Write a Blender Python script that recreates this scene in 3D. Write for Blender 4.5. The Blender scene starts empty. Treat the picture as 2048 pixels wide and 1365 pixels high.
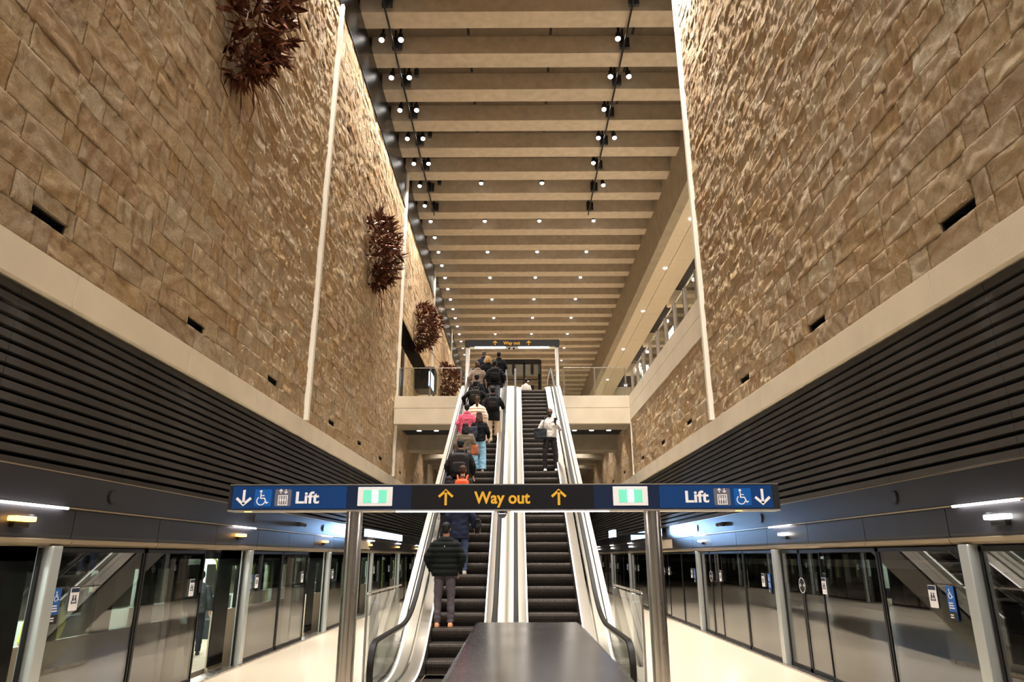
import bpy, bmesh, math, random
import numpy as np
from mathutils import Vector, Matrix, noise
random.seed(7)
rng = np.random.default_rng(7)
C = bpy.context.scene.collection
PI = math.pi
R = math.radians
WL = {}          # world position of each object's origin

# ------------------------------------------------------------------ objects
def tag(o, label=None, cat=None, group=None, kind=None):
    if label: o['label'] = label
    if cat: o['category'] = cat
    if group: o['group'] = group
    if kind: o['kind'] = kind
    return o

def empty(name, loc, label=None, cat=None, group=None, kind=None, rz=0):
    o = bpy.data.objects.new(name, None)
    C.objects.link(o)
    o.location = loc
    o.rotation_euler = (0, 0, rz)
    o.empty_display_size = 0.2
    WL[o.name] = Vector(loc)
    return tag(o, label, cat, group, kind)

def link_mesh(name, me, mats, parent=None, origin=None, label=None, cat=None, group=None, kind=None, local=False):
    """me in world coordinates (or local to the parent when local=True)"""
    o = bpy.data.objects.new(name, me)
    C.objects.link(o)
    if not isinstance(mats, (list, tuple)): mats = [mats]
    me.materials.clear()
    for m in mats: me.materials.append(m)
    if parent is not None:
        o.parent = parent
        if not local:
            me.transform(Matrix.Translation(-WL[parent.name]))
        WL[o.name] = WL[parent.name].copy()
    else:
        if origin is None:
            n = len(me.vertices)
            co = np.empty(n*3, dtype=np.float32); me.vertices.foreach_get('co', co); co = co.reshape(-1, 3)
            lo, hi = co.min(0), co.max(0)
            origin = Vector(((lo[0]+hi[0])/2, (lo[1]+hi[1])/2, lo[2]))
        origin = Vector(origin)
        me.transform(Matrix.Translation(-origin))
        o.location = origin
        WL[o.name] = origin.copy()
    return tag(o, label, cat, group, kind)

def dup(root, loc=None, rz=None, label=None, group=None, cat=None):
    r = root.copy(); C.objects.link(r)
    if loc is not None: r.location = loc
    if rz is not None: r.rotation_euler = (0, 0, rz)
    if label: r['label'] = label
    if group: r['group'] = group
    for ch in list(root.children):
        c = ch.copy(); C.objects.link(c); c.parent = r
        for g in ch.children:
            d = g.copy(); C.objects.link(d); d.parent = c
    return r

class MB:
    def __init__(s): s.v = []; s.f = []; s.mi = []; s.m = 0
    def add(s, vs, fs):
        n = len(s.v); s.v.extend(vs)
        for f in fs: s.f.append(tuple(n+i for i in f)); s.mi.append(s.m)
        return s
    def box(s, x0, x1, y0, y1, z0, z1):
        x0, x1 = sorted((x0, x1)); y0, y1 = sorted((y0, y1)); z0, z1 = sorted((z0, z1))
        return s.add([(x0,y0,z0),(x1,y0,z0),(x1,y1,z0),(x0,y1,z0),(x0,y0,z1),(x1,y0,z1),(x1,y1,z1),(x0,y1,z1)],
                     [(0,3,2,1),(4,5,6,7),(0,1,5,4),(1,2,6,5),(2,3,7,6),(3,0,4,7)])
    def prism(s, prof, x0, x1, axis='x'):
        """prof = list of 2D points; extruded along axis. x: (y,z)  y: (x,z)  z: (x,y)"""
        n = len(prof)
        def P(a, t):
            return {'x': (t, a[0], a[1]), 'y': (a[0], t, a[1]), 'z': (a[0], a[1], t)}[axis]
        vs = [P(a, x0) for a in prof] + [P(a, x1) for a in prof]
        fs = [tuple(range(n)), tuple(range(2*n-1, n-1, -1))] + [(i, i+n, (i+1) % n+n, (i+1) % n) for i in range(n)]
        return s.add(vs, fs)
    def tube(s, p, q, r1, r2=None, n=16, cap=True):
        r2 = r1 if r2 is None else r2
        p = Vector(p); q = Vector(q); d = (q-p).normalized()
        a = d.orthogonal().normalized(); b = d.cross(a)
        vs = []
        for c, r in ((p, r1), (q, r2)):
            for i in range(n):
                t = 2*PI*i/n; vs.append(tuple(c+a*(r*math.cos(t))+b*(r*math.sin(t))))
        fs = [(i, (i+1) % n, (i+1) % n+n, i+n) for i in range(n)]
        if cap: fs += [tuple(range(n-1, -1, -1)), tuple(range(n, 2*n))]
        return s.add(vs, fs)
    def path(s, pts, r, n=8):
        """round tube along a polyline"""
        pts = [Vector(p) for p in pts]; rs = r if isinstance(r, (list, tuple)) else [r]*len(pts)
        rings = []; up = None
        for i, p in enumerate(pts):
            d = (pts[min(i+1, len(pts)-1)]-pts[max(i-1, 0)]).normalized()
            if up is None: up = d.orthogonal().normalized()
            a = (up-d*up.dot(d)).normalized(); b = d.cross(a); up = a
            rings.append([tuple(p+a*(rs[i]*math.cos(2*PI*k/n))+b*(rs[i]*math.sin(2*PI*k/n))) for k in range(n)])
        return s.loft(rings)
    def loft(s, rings, cap=True):
        n = len(rings[0]); vs = [p for r in rings for p in r]; fs = []
        for j in range(len(rings)-1):
            for i in range(n):
                fs.append((j*n+i, j*n+(i+1) % n, (j+1)*n+(i+1) % n, (j+1)*n+i))
        if cap: fs += [tuple(range(n-1, -1, -1)), tuple(range((len(rings)-1)*n, len(rings)*n))]
        return s.add(vs, fs)
    def sphere(s, c, r, nu=12, nv=8, sc=(1,1,1), rot=None):
        rings = []
        for j in range(1, nv):
            t = PI*j/nv
            ring = []
            for i in range(nu):
                v = Vector((math.sin(t)*math.cos(2*PI*i/nu)*sc[0], math.sin(t)*math.sin(2*PI*i/nu)*sc[1], -math.cos(t)*sc[2]))*r
                if rot: v = rot @ v
                ring.append(tuple(Vector(c)+v))
            rings.append(ring)
        b = Vector((0,0,-r*sc[2])); t_ = Vector((0,0,r*sc[2]))
        if rot: b = rot @ b; t_ = rot @ t_
        n0 = len(s.v); s.loft(rings, cap=False)
        m = len(s.v); s.v.append(tuple(Vector(c)+b)); s.v.append(tuple(Vector(c)+t_))
        L = n0+(nv-2)*nu
        for i in range(nu):
            s.f.append((m, n0+(i+1) % nu, n0+i)); s.mi.append(s.m)
            s.f.append((m+1, L+i, L+(i+1) % nu)); s.mi.append(s.m)
        return s
    def stroke(s, pts, w, y0, y1, closed=False):
        """flat mark in the XZ plane: polyline (x,z) thickened to w, between y0 and y1"""
        n = len(pts); L = []; Rr = []
        P = [Vector((a, b)) for a, b in pts]
        for i in range(n):
            if closed: a, b = P[i-1], P[(i+1) % n]
            else: a, b = P[max(i-1, 0)], P[min(i+1, n-1)]
            d1 = (P[i]-a); d2 = (b-P[i])
            d1 = d1.normalized() if d1.length > 1e-9 else None
            d2 = d2.normalized() if d2.length > 1e-9 else None
            if d1 is None: d1 = d2
            if d2 is None: d2 = d1
            n1 = Vector((-d1.y, d1.x)); n2 = Vector((-d2.y, d2.x))
            m = (n1+n2)
            m = m.normalized() if m.length > 1e-6 else n1
            k = min(2.0, 1/max(0.3, m.dot(n1)))
            L.append(P[i]+m*(w/2*k)); Rr.append(P[i]-m*(w/2*k))
        segs = n if closed else n-1
        for i in range(segs):
            j = (i+1) % n
            s.prism([(L[i].x, L[i].y), (L[j].x, L[j].y), (Rr[j].x, Rr[j].y), (Rr[i].x, Rr[i].y)], y0, y1, 'y')
        return s
    def mesh(s, name, smooth=False):
        me = bpy.data.meshes.new(name)
        me.from_pydata([tuple(map(float, v)) for v in s.v], [], s.f)
        if any(s.mi): me.polygons.foreach_set('material_index', s.mi)
        bm = bmesh.new(); bm.from_mesh(me)
        bmesh.ops.recalc_face_normals(bm, faces=bm.faces); bm.to_mesh(me); bm.free()
        if smooth:
            me.polygons.foreach_set('use_smooth', [True]*len(me.polygons))
            if smooth != 'all':
                me.set_sharp_from_angle(angle=R(40))
        me.update()
        return me
    def build(s, name, mats, parent=None, smooth=False, **k):
        return link_mesh(name, s.mesh(name, smooth), mats, parent, **k)

def bevel(o, w=0.004, seg=2):
    m = o.modifiers.new('bevel', 'BEVEL'); m.width = w; m.segments = seg; m.limit_method = 'ANGLE'; m.angle_limit = R(40)
    return o

def rrect(x0, x1, z0, z1, r, n=5):
    pts = []
    for cx, cz, a0 in ((x1-r, z1-r, 0), (x0+r, z1-r, 90), (x0+r, z0+r, 180), (x1-r, z0+r, 270)):
        for i in range(n+1):
            a = R(a0+90*i/n); pts.append((cx+r*math.cos(a), cz+r*math.sin(a)))
    return pts

# ------------------------------------------------------------------ materials
M = {}
def new_mat(name):
    m = bpy.data.materials.new(name); m.use_nodes = True
    nt = m.node_tree; b = nt.nodes['Principled BSDF']; M[name] = m
    return m, nt, b
def N(nt, t, **k):
    n = nt.nodes.new(t)
    for a, v in k.items():
        if a.startswith('i_'):
            key = a[2:]; key = int(key) if key.isdigit() else key.replace('_', ' ')
            n.inputs[key].default_value = v
        else: setattr(n, a, v)
    return n
def rgb(r, g, b): # sRGB 0-255 to linear
    f = lambda c: ((c/255+0.055)/1.055)**2.4 if c/255 > 0.04045 else c/255/12.92
    return (f(r), f(g), f(b), 1)
def mat(name, col, rough=0.5, metal=0.0, var=0.0, vscale=4.0, bump=0.0, bscale=30.0, coat=0.0, stretch=(1,1,1), spec=0.5, rvar=0.0):
    m, nt, b = new_mat(name)
    b.inputs['Roughness'].default_value = rough
    b.inputs['Metallic'].default_value = metal
    b.inputs['Coat Weight'].default_value = coat
    b.inputs['Specular IOR Level'].default_value = spec
    b.inputs['Base Color'].default_value = col
    tc = N(nt, 'ShaderNodeTexCoord'); mp = N(nt, 'ShaderNodeMapping'); mp.inputs['Scale'].default_value = stretch
    nt.links.new(tc.outputs['Object'], mp.inputs['Vector'])
    if var > 0 or rvar > 0:
        n = N(nt, 'ShaderNodeTexNoise'); n.inputs['Scale'].default_value = vscale; n.inputs['Detail'].default_value = 6
        nt.links.new(mp.outputs[0], n.inputs['Vector'])
        if var > 0:
            cr = N(nt, 'ShaderNodeValToRGB')
            cr.color_ramp.elements[0].position = 0.3; cr.color_ramp.elements[1].position = 0.7
            cr.color_ramp.elements[0].color = tuple(c*(1-var) for c in col[:3])+(1,)
            cr.color_ramp.elements[1].color = tuple(min(1, c*(1+var)) for c in col[:3])+(1,)
            nt.links.new(n.outputs[0], cr.inputs[0]); nt.links.new(cr.outputs[0], b.inputs['Base Color'])
        if rvar > 0:
            mr = N(nt, 'ShaderNodeMapRange'); mr.inputs[3].default_value = max(0, rough-rvar); mr.inputs[4].default_value = min(1, rough+rvar)
            nt.links.new(n.outputs[0], mr.inputs[0]); nt.links.new(mr.outputs[0], b.inputs['Roughness'])
    if bump > 0:
        n2 = N(nt, 'ShaderNodeTexNoise'); n2.inputs['Scale'].default_value = bscale; n2.inputs['Detail'].default_value = 5
        nt.links.new(mp.outputs[0], n2.inputs['Vector'])
        bp = N(nt, 'ShaderNodeBump'); bp.inputs['Strength'].default_value = bump; bp.inputs['Distance'].default_value = 0.02
        nt.links.new(n2.outputs[0], bp.inputs['Height']); nt.links.new(bp.outputs[0], b.inputs['Normal'])
    return m
def emis(name, col, strength):
    m, nt, b = new_mat(name)
    b.inputs['Base Color'].default_value = tuple(c*.35 for c in col[:3])+(1,)
    b.inputs['Emission Color'].default_value = col
    b.inputs['Emission Strength'].default_value = strength
    return m
def glass(name, tint=(0.9, 0.93, 0.92), refl=1.0, rough=0.0, ior=1.5):
    m, nt, b = new_mat(name)
    nt.nodes.remove(b)
    out = nt.nodes['Material Output']
    tr = N(nt, 'ShaderNodeBsdfTransparent'); tr.inputs[0].default_value = tint+(1,)
    gl = N(nt, 'ShaderNodeBsdfGlossy'); gl.inputs['Roughness'].default_value = rough; gl.inputs[0].default_value = (refl, refl, refl, 1)
    fr = N(nt, 'ShaderNodeFresnel'); geo = N(nt, 'ShaderNodeNewGeometry'); mr = N(nt, 'ShaderNodeMapRange')      # same reflectance from either face of the pane
    mr.inputs[3].default_value = ior; mr.inputs[4].default_value = 1/ior
    nt.links.new(geo.outputs['Backfacing'], mr.inputs[0]); nt.links.new(mr.outputs[0], fr.inputs[0])
    mx = N(nt, 'ShaderNodeMixShader')
    nt.links.new(fr.outputs[0], mx.inputs[0]); nt.links.new(tr.outputs[0], mx.inputs[1]); nt.links.new(gl.outputs[0], mx.inputs[2])
    nt.links.new(mx.outputs[0], out.inputs['Surface'])
    return m

# sandstone: colour varies per block (attribute 'blk'), bands and veins follow the block's own bedding direction (uv)
def stone_mat():
    m, nt, b = new_mat('sandstone')
    b.inputs['Roughness'].default_value = 0.85
    b.inputs['Specular IOR Level'].default_value = 0.25
    uv = N(nt, 'ShaderNodeAttribute', attribute_name='bed')
    bl = N(nt, 'ShaderNodeAttribute', attribute_name='blk')
    L = nt.links.new
    # warped coordinates
    nz = N(nt, 'ShaderNodeTexNoise'); nz.inputs['Scale'].default_value = 2.2; nz.inputs['Detail'].default_value = 4
    L(uv.outputs['Vector'], nz.inputs['Vector'])
    wv = N(nt, 'ShaderNodeTexWave', wave_type='BANDS', bands_direction='X')
    wv.inputs['Scale'].default_value = 0.5; wv.inputs['Distortion'].default_value = 3.5
    wv.inputs['Detail'].default_value = 3; wv.inputs['Detail Scale'].default_value = 1.3; wv.inputs['Detail Roughness'].default_value = 0.62
    L(uv.outputs['Vector'], wv.inputs['Vector'])
    sep = N(nt, 'ShaderNodeSeparateColor'); L(bl.outputs['Color'], sep.inputs[0])
    base = N(nt, 'ShaderNodeValToRGB')
    e = base.color_ramp.elements
    e[0].position = 0.0; e[0].color = rgb(212, 180, 142)
    e[1].position = 1.0; e[1].color = rgb(238, 220, 188)
    for p, c in ((0.18, rgb(228, 202, 164)), (0.35, rgb(234, 210, 172)), (0.5, rgb(218, 184, 138)), (0.62, rgb(232, 208, 174)), (0.8, rgb(212, 186, 154))):
        x = e.new(p); x.color = c
    L(sep.outputs[0], base.inputs[0])
    # soft mottling
    mot = N(nt, 'ShaderNodeTexNoise'); mot.inputs['Scale'].default_value = 2.6; mot.inputs['Detail'].default_value = 8; mot.inputs['Roughness'].default_value = 0.6
    L(uv.outputs['Vector'], mot.inputs['Vector'])
    mr = N(nt, 'ShaderNodeValToRGB'); mr.color_ramp.elements[0].position = 0.3; mr.color_ramp.elements[0].color = (0.72, 0.60, 0.46, 1)
    mr.color_ramp.elements[1].position = 0.62; mr.color_ramp.elements[1].color = (1.0, 1.0, 1.0, 1)
    L(mot.outputs[0], mr.inputs[0])
    m1 = N(nt, 'ShaderNodeMix', data_type='RGBA', blend_type='MULTIPLY'); m1.inputs[0].default_value = 1.0
    L(base.outputs[0], m1.inputs[6]); L(mr.outputs[0], m1.inputs[7])
    # iron bands, only strong in some blocks
    br = N(nt, 'ShaderNodeValToRGB'); br.color_ramp.elements[0].position = 0.0; br.color_ramp.elements[0].color = (1, 1, 1, 1)
    br.color_ramp.elements[1].position = 0.55; br.color_ramp.elements[1].color = (0, 0, 0, 1)
    L(wv.outputs[0], br.inputs[0])
    st = N(nt, 'ShaderNodeMapRange'); st.inputs[1].default_value = 0.45; st.inputs[2].default_value = 1.0; st.inputs[3].default_value = 0.0; st.inputs[4].default_value = 0.42
    L(sep.outputs[1], st.inputs[0])
    mu = N(nt, 'ShaderNodeMath', operation='MULTIPLY'); L(br.outputs[0], mu.inputs[0]); L(st.outputs[0], mu.inputs[1])
    bc = N(nt, 'ShaderNodeValToRGB'); bc.color_ramp.elements[0].color = rgb(176, 118, 62); bc.color_ramp.elements[1].color = rgb(128, 96, 84)
    L(sep.outputs[2], bc.inputs[0])
    gr = N(nt, 'ShaderNodeTexNoise'); gr.inputs['Scale'].default_value = 22; gr.inputs['Detail'].default_value = 6; gr.inputs['Roughness'].default_value = .7
    L(uv.outputs['Vector'], gr.inputs['Vector'])
    gm = N(nt, 'ShaderNodeMapRange'); gm.inputs[1].default_value = .3; gm.inputs[2].default_value = .7; gm.inputs[3].default_value = .80; gm.inputs[4].default_value = 1.10
    L(gr.outputs[0], gm.inputs[0])
    m3 = N(nt, 'ShaderNodeMix', data_type='RGBA', blend_type='MULTIPLY'); m3.inputs[0].default_value = 1.0
    L(m1.outputs[2], m3.inputs[6]); L(gm.outputs[0], m3.inputs[7]); m1 = m3
    m2 = N(nt, 'ShaderNodeMix', data_type='RGBA'); L(mu.outputs[0], m2.inputs[0]); L(m1.outputs[2], m2.inputs[6]); L(bc.outputs[0], m2.inputs[7])
    L(m2.outputs[2], b.inputs['Base Color'])
    tc = N(nt, 'ShaderNodeTexCoord')
    n3 = N(nt, 'ShaderNodeTexNoise'); n3.inputs['Scale'].default_value = 9.0; n3.inputs['Detail'].default_value = 12; n3.inputs['Roughness'].default_value = 0.72
    L(tc.outputs['Object'], n3.inputs['Vector'])
    bp = N(nt, 'ShaderNodeBump'); bp.inputs['Strength'].default_value = 1.0; bp.inputs['Distance'].default_value = 0.12
    L(n3.outputs[0], bp.inputs['Height']); L(bp.outputs[0], b.inputs['Normal'])
    return m
stone_mat()
mat('joint', rgb(70, 56, 40), 0.95)
mat('white_stone', rgb(222, 208, 184), 0.7, var=0.07, vscale=1.1, bump=0.12, bscale=40)
mat('white_trim', rgb(240, 232, 216), 0.6)
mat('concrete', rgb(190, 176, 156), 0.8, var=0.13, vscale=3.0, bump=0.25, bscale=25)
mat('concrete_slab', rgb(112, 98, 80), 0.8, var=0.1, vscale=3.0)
mat('concrete_grey', rgb(150, 138, 118), 0.75, var=0.14, vscale=1.6, bump=0.2, bscale=20)
mat('slat', rgb(66, 63, 60), 0.8, var=0.15, vscale=1.2, spec=0.15)
mat('slat_back', rgb(10, 10, 10), 0.9)
mat('header', rgb(60, 60, 65), 0.42, metal=0.6)
mat('header_lip', rgb(168, 150, 124), 0.35, metal=0.6)
mat('terrazzo', rgb(206, 192, 170), 0.22, var=0.06, vscale=60, rvar=0.06)
mat('black', rgb(14, 14, 14), 0.6)
mat('black_gloss', rgb(16, 16, 18), 0.15)
mat('black_metal', rgb(24, 23, 22), 0.4, metal=0.5)
mat('steel', rgb(196, 188, 180), 0.28, metal=1.0, rvar=0.04, vscale=8, stretch=(1,1,0.05))
mat('steel_bright', rgb(214, 206, 194), 0.3, metal=0.85)
mat('deck', rgb(174, 166, 154), 0.3, metal=0.6)
mat('centre_deck', rgb(204, 195, 182), 0.4, metal=0.1)
mat('post_brown', rgb(128, 116, 102), 0.45, metal=0.4)
glass('glass_lift', (0.78, 0.78, 0.76), ior=1.4)
mat('post_metal', rgb(196, 200, 198), 0.35, metal=0.6)
mat('rubber', rgb(20, 17, 15), 0.5, spec=.22)
mat('navy', rgb(16, 34, 66), 0.35)
mat('navy_panel', rgb(18, 62, 122), 0.3)
mat('sign_black', rgb(22, 22, 26), 0.3)
mat('yellow', rgb(232, 176, 44), 0.45)
emis('yellow_lit', rgb(240, 170, 40), .55)
mat('sign_white', rgb(244, 242, 246), 0.5)
mat('icon_blue', rgb(8, 92, 178), 0.4)
mat('icon_grey', rgb(104, 104, 118), 0.4)
mat('rust_bright', rgb(98, 56, 38), 0.28, metal=0.6, var=0.5, vscale=5)
mat('fascia', rgb(18, 18, 18), 0.25, metal=0.7)
mat('rust', rgb(92, 48, 28), 0.38, metal=0.55, var=0.45, vscale=5)
mat('parapet', rgb(92, 84, 76), 0.2, metal=1.0, rvar=.06, vscale=2)
M['parapet'].node_tree.nodes['Principled BSDF'].inputs['Base Color'].default_value = rgb(52, 47, 42)
mat('soffit_panel', rgb(206, 192, 168), 0.6, var=0.04)
mat('tunnel', rgb(58, 54, 50), 0.9, var=0.2, vscale=1.5)
mat('pale_stripe', rgb(150, 150, 146), 0.6)
mat('train_white', rgb(196, 182, 158), 0.35)
mat('train_dark', rgb(18, 18, 20), 0.15)
mat('train_in', rgb(186, 206, 196), 0.5)
mat('pole_lime', rgb(176, 196, 50), 0.35)
mat('seat_dark', rgb(32, 40, 44), 0.7)
mat('beige_wall', rgb(190, 176, 152), 0.7, var=0.05)
mat('dark_ceiling', rgb(52, 48, 44), 0.8)
glass('glass_clear', (0.94, 0.965, 0.95), ior=1.4)
glass('glass_door', (0.66, 0.66, 0.65), 1.0, ior=2.0)
glass('glass_dark', (0.34, 0.34, 0.33), 1.0)
emis('lamp', (1.0, 0.95, 0.88, 1), 7)
emis('lamp_soft', (1.0, 0.94, 0.86, 1), 6)
emis('strip', (1.0, 0.93, 0.93, 1), 9)
emis('led', (1.0, 0.94, 0.86, 1), 2.2)
emis('amber', (1.0, 0.48, 0.08, 1), 5)
emis('exit_green', (0.2, 0.8, 0.52, 1), .5)
emis('exit_white', (0.85, 1.0, 0.95, 1), .8)
emis('screen_blue', (0.42, 0.66, 1.0, 1), 4)
emis('poster', (0.9, 0.96, 1.0, 1), 3)
emis('red_lamp', (1.0, 0.08, 0.03, 1), 8)

# escalator step: fine cleats along the travel direction
def cleat_mat():
    m, nt, b = new_mat('step_metal'); L = nt.links.new
    b.inputs['Roughness'].default_value = 0.42; b.inputs['Metallic'].default_value = 0.55
    tc = N(nt, 'ShaderNodeTexCoord'); sx = N(nt, 'ShaderNodeSeparateXYZ'); L(tc.outputs['Object'], sx.inputs[0])
    mu = N(nt, 'ShaderNodeMath', operation='MULTIPLY'); mu.inputs[1].default_value = 2*PI/0.018; L(sx.outputs[0], mu.inputs[0])
    sn = N(nt, 'ShaderNodeMath', operation='SINE'); L(mu.outputs[0], sn.inputs[0])
    cr = N(nt, 'ShaderNodeValToRGB'); cr.color_ramp.elements[0].position = 0.25; cr.color_ramp.elements[1].position = 0.6
    cr.color_ramp.elements[0].color = rgb(22, 20, 18); cr.color_ramp.elements[1].color = rgb(108, 98, 91)
    L(sn.outputs[0], cr.inputs[0]); L(cr.outputs[0], b.inputs['Base Color'])
    bp = N(nt, 'ShaderNodeBump'); bp.inputs['Strength'].default_value = 0.5; bp.inputs['Distance'].default_value = 0.006
    L(sn.outputs[0], bp.inputs['Height']); L(bp.outputs[0], b.inputs['Normal'])
cleat_mat()
def ribbed_mat():
    m, nt, b = new_mat('fascia_ribbed'); L = nt.links.new
    b.inputs['Base Color'].default_value = rgb(16, 16, 17)
    b.inputs['Roughness'].default_value = 0.27; b.inputs['Metallic'].default_value = 0.7
    tc = N(nt, 'ShaderNodeTexCoord'); sx = N(nt, 'ShaderNodeSeparateXYZ'); L(tc.outputs['Object'], sx.inputs[0])
    mu = N(nt, 'ShaderNodeMath', operation='MULTIPLY'); mu.inputs[1].default_value = 2*PI/0.05; L(sx.outputs[2], mu.inputs[0])
    sn = N(nt, 'ShaderNodeMath', operation='SINE'); L(mu.outputs[0], sn.inputs[0])
    bp = N(nt, 'ShaderNodeBump'); bp.inputs['Strength'].default_value = 0.2; bp.inputs['Distance'].default_value = 0.006
    L(sn.outputs[0], bp.inputs['Height']); L(bp.outputs[0], b.inputs['Normal'])
ribbed_mat()

WORK = bpy.data.scenes.new('work')          # scratch scene used while meshes are made, removed at the end
def evaluated_mesh(o):
    WORK.collection.objects.link(o)
    vl = WORK.view_layers[0]; vl.update(); dg = vl.depsgraph
    me = bpy.data.meshes.new_from_object(o.evaluated_get(dg))
    WORK.collection.objects.unlink(o)
    return me

def text_mesh(s, x0, x1, z0, z1, ref=None, bold=0.012, y=0.0, th=0.004):
    """lettering filling the given box in the XZ plane, facing -Y; ref = string whose height spans z0..z1"""
    cu = bpy.data.curves.new('lettering', 'FONT'); cu.body = s; cu.size = 1; cu.offset = bold; cu.extrude = 0.01; cu.resolution_u = 5
    o = bpy.data.objects.new('tmp', cu)
    me = evaluated_mesh(o)
    bpy.data.objects.remove(o)
    co = np.array([v.co[:] for v in me.vertices])
    lx, hx = co[:, 0].min(), co[:, 0].max()
    base = 0.0; cap = 0.73
    for v in me.vertices:
        a, b_, c = v.co
        v.co = (x0+(a-lx)/(hx-lx)*(x1-x0), y-(0.0 if c < 0 else th), z0+(b_-base)/(cap-base)*(z1-z0))
    me.update()
    return me

def displace(me, fn):
    """push every vertex along its normal by fn(co)"""
    n = len(me.vertices); co = np.empty(n*3, dtype=np.float32); me.vertices.foreach_get('co', co); co = co.reshape(-1, 3)
    no = np.empty(n*3, dtype=np.float32); me.vertex_normals.foreach_get('vector', no); no = no.reshape(-1, 3)
    k = np.array([fn(Vector(c)) for c in co.tolist()], dtype=np.float32)
    me.vertices.foreach_set('co', (co+no*k[:, None]).ravel()); me.update()

def spot(name, loc, target, energy, angle=60, blend=.6, size=.08, col=(1, .95, .89)):
    l = bpy.data.lights.new(name, 'SPOT'); l.energy = energy; l.spot_size = R(angle); l.spot_blend = blend; l.shadow_soft_size = size; l.color = col
    o = bpy.data.objects.new(name, l); C.objects.link(o); o.location = loc
    o.rotation_euler = (Vector(target)-Vector(loc)).to_track_quat('-Z', 'Y').to_euler()
    return o
def area(name, loc, target, energy, sx, sy, col=(1, .95, .9), spread=180):
    l = bpy.data.lights.new(name, 'AREA'); l.energy = energy; l.shape = 'RECTANGLE'; l.size = sx; l.size_y = sy; l.color = col; l.spread = R(spread)
    o = bpy.data.objects.new(name, l); C.objects.link(o); o.location = loc
    o.rotation_euler = (Vector(target)-Vector(loc)).to_track_quat('-Z', 'Y').to_euler()
    return o
XL, XR = -5.36, 5.05          # the two long walls
DL, DR = -5.36, 5.2           # the planes of the platform screen doors
ZB0, ZB1 = 4.85, 5.28         # pale stone band
ZT = 18.2                     # top of the sandstone
RB, RT = 20.1, 20.9           # underside of the ribs / slab
COURSE = 0.345
SLOTY = [3.27, 7.08, 10.88, 14.67, 19.73, 23.47, 27.3, 32.2, 36.0, 39.8]
YB = 29.7                     # front of the footbridge
T30 = math.tan(R(30)); Y0 = 12.89; ZF = 8.65

def vnoise(P, seed):
    """cheap smooth value noise on an (n,3) numpy array"""
    P = P+seed; i = np.floor(P).astype(np.int64); f = P-i; f = f*f*(3-2*f)
    def h(a, b, c):
        n = (a*374761393+b*668265263+c*2147483647) & 0xffffffff
        n = ((n ^ (n >> 13))*1274126177) & 0xffffffff
        return ((n ^ (n >> 16)) & 0xffff)/65535.0
    r = 0
    for dx in (0, 1):
        for dy in (0, 1):
            for dz in (0, 1):
                w = (f[:, 0] if dx else 1-f[:, 0])*(f[:, 1] if dy else 1-f[:, 1])*(f[:, 2] if dz else 1-f[:, 2])
                r = r+w*h(i[:, 0]+dx, i[:, 1]+dy, i[:, 2]+dz)
    return r

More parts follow.
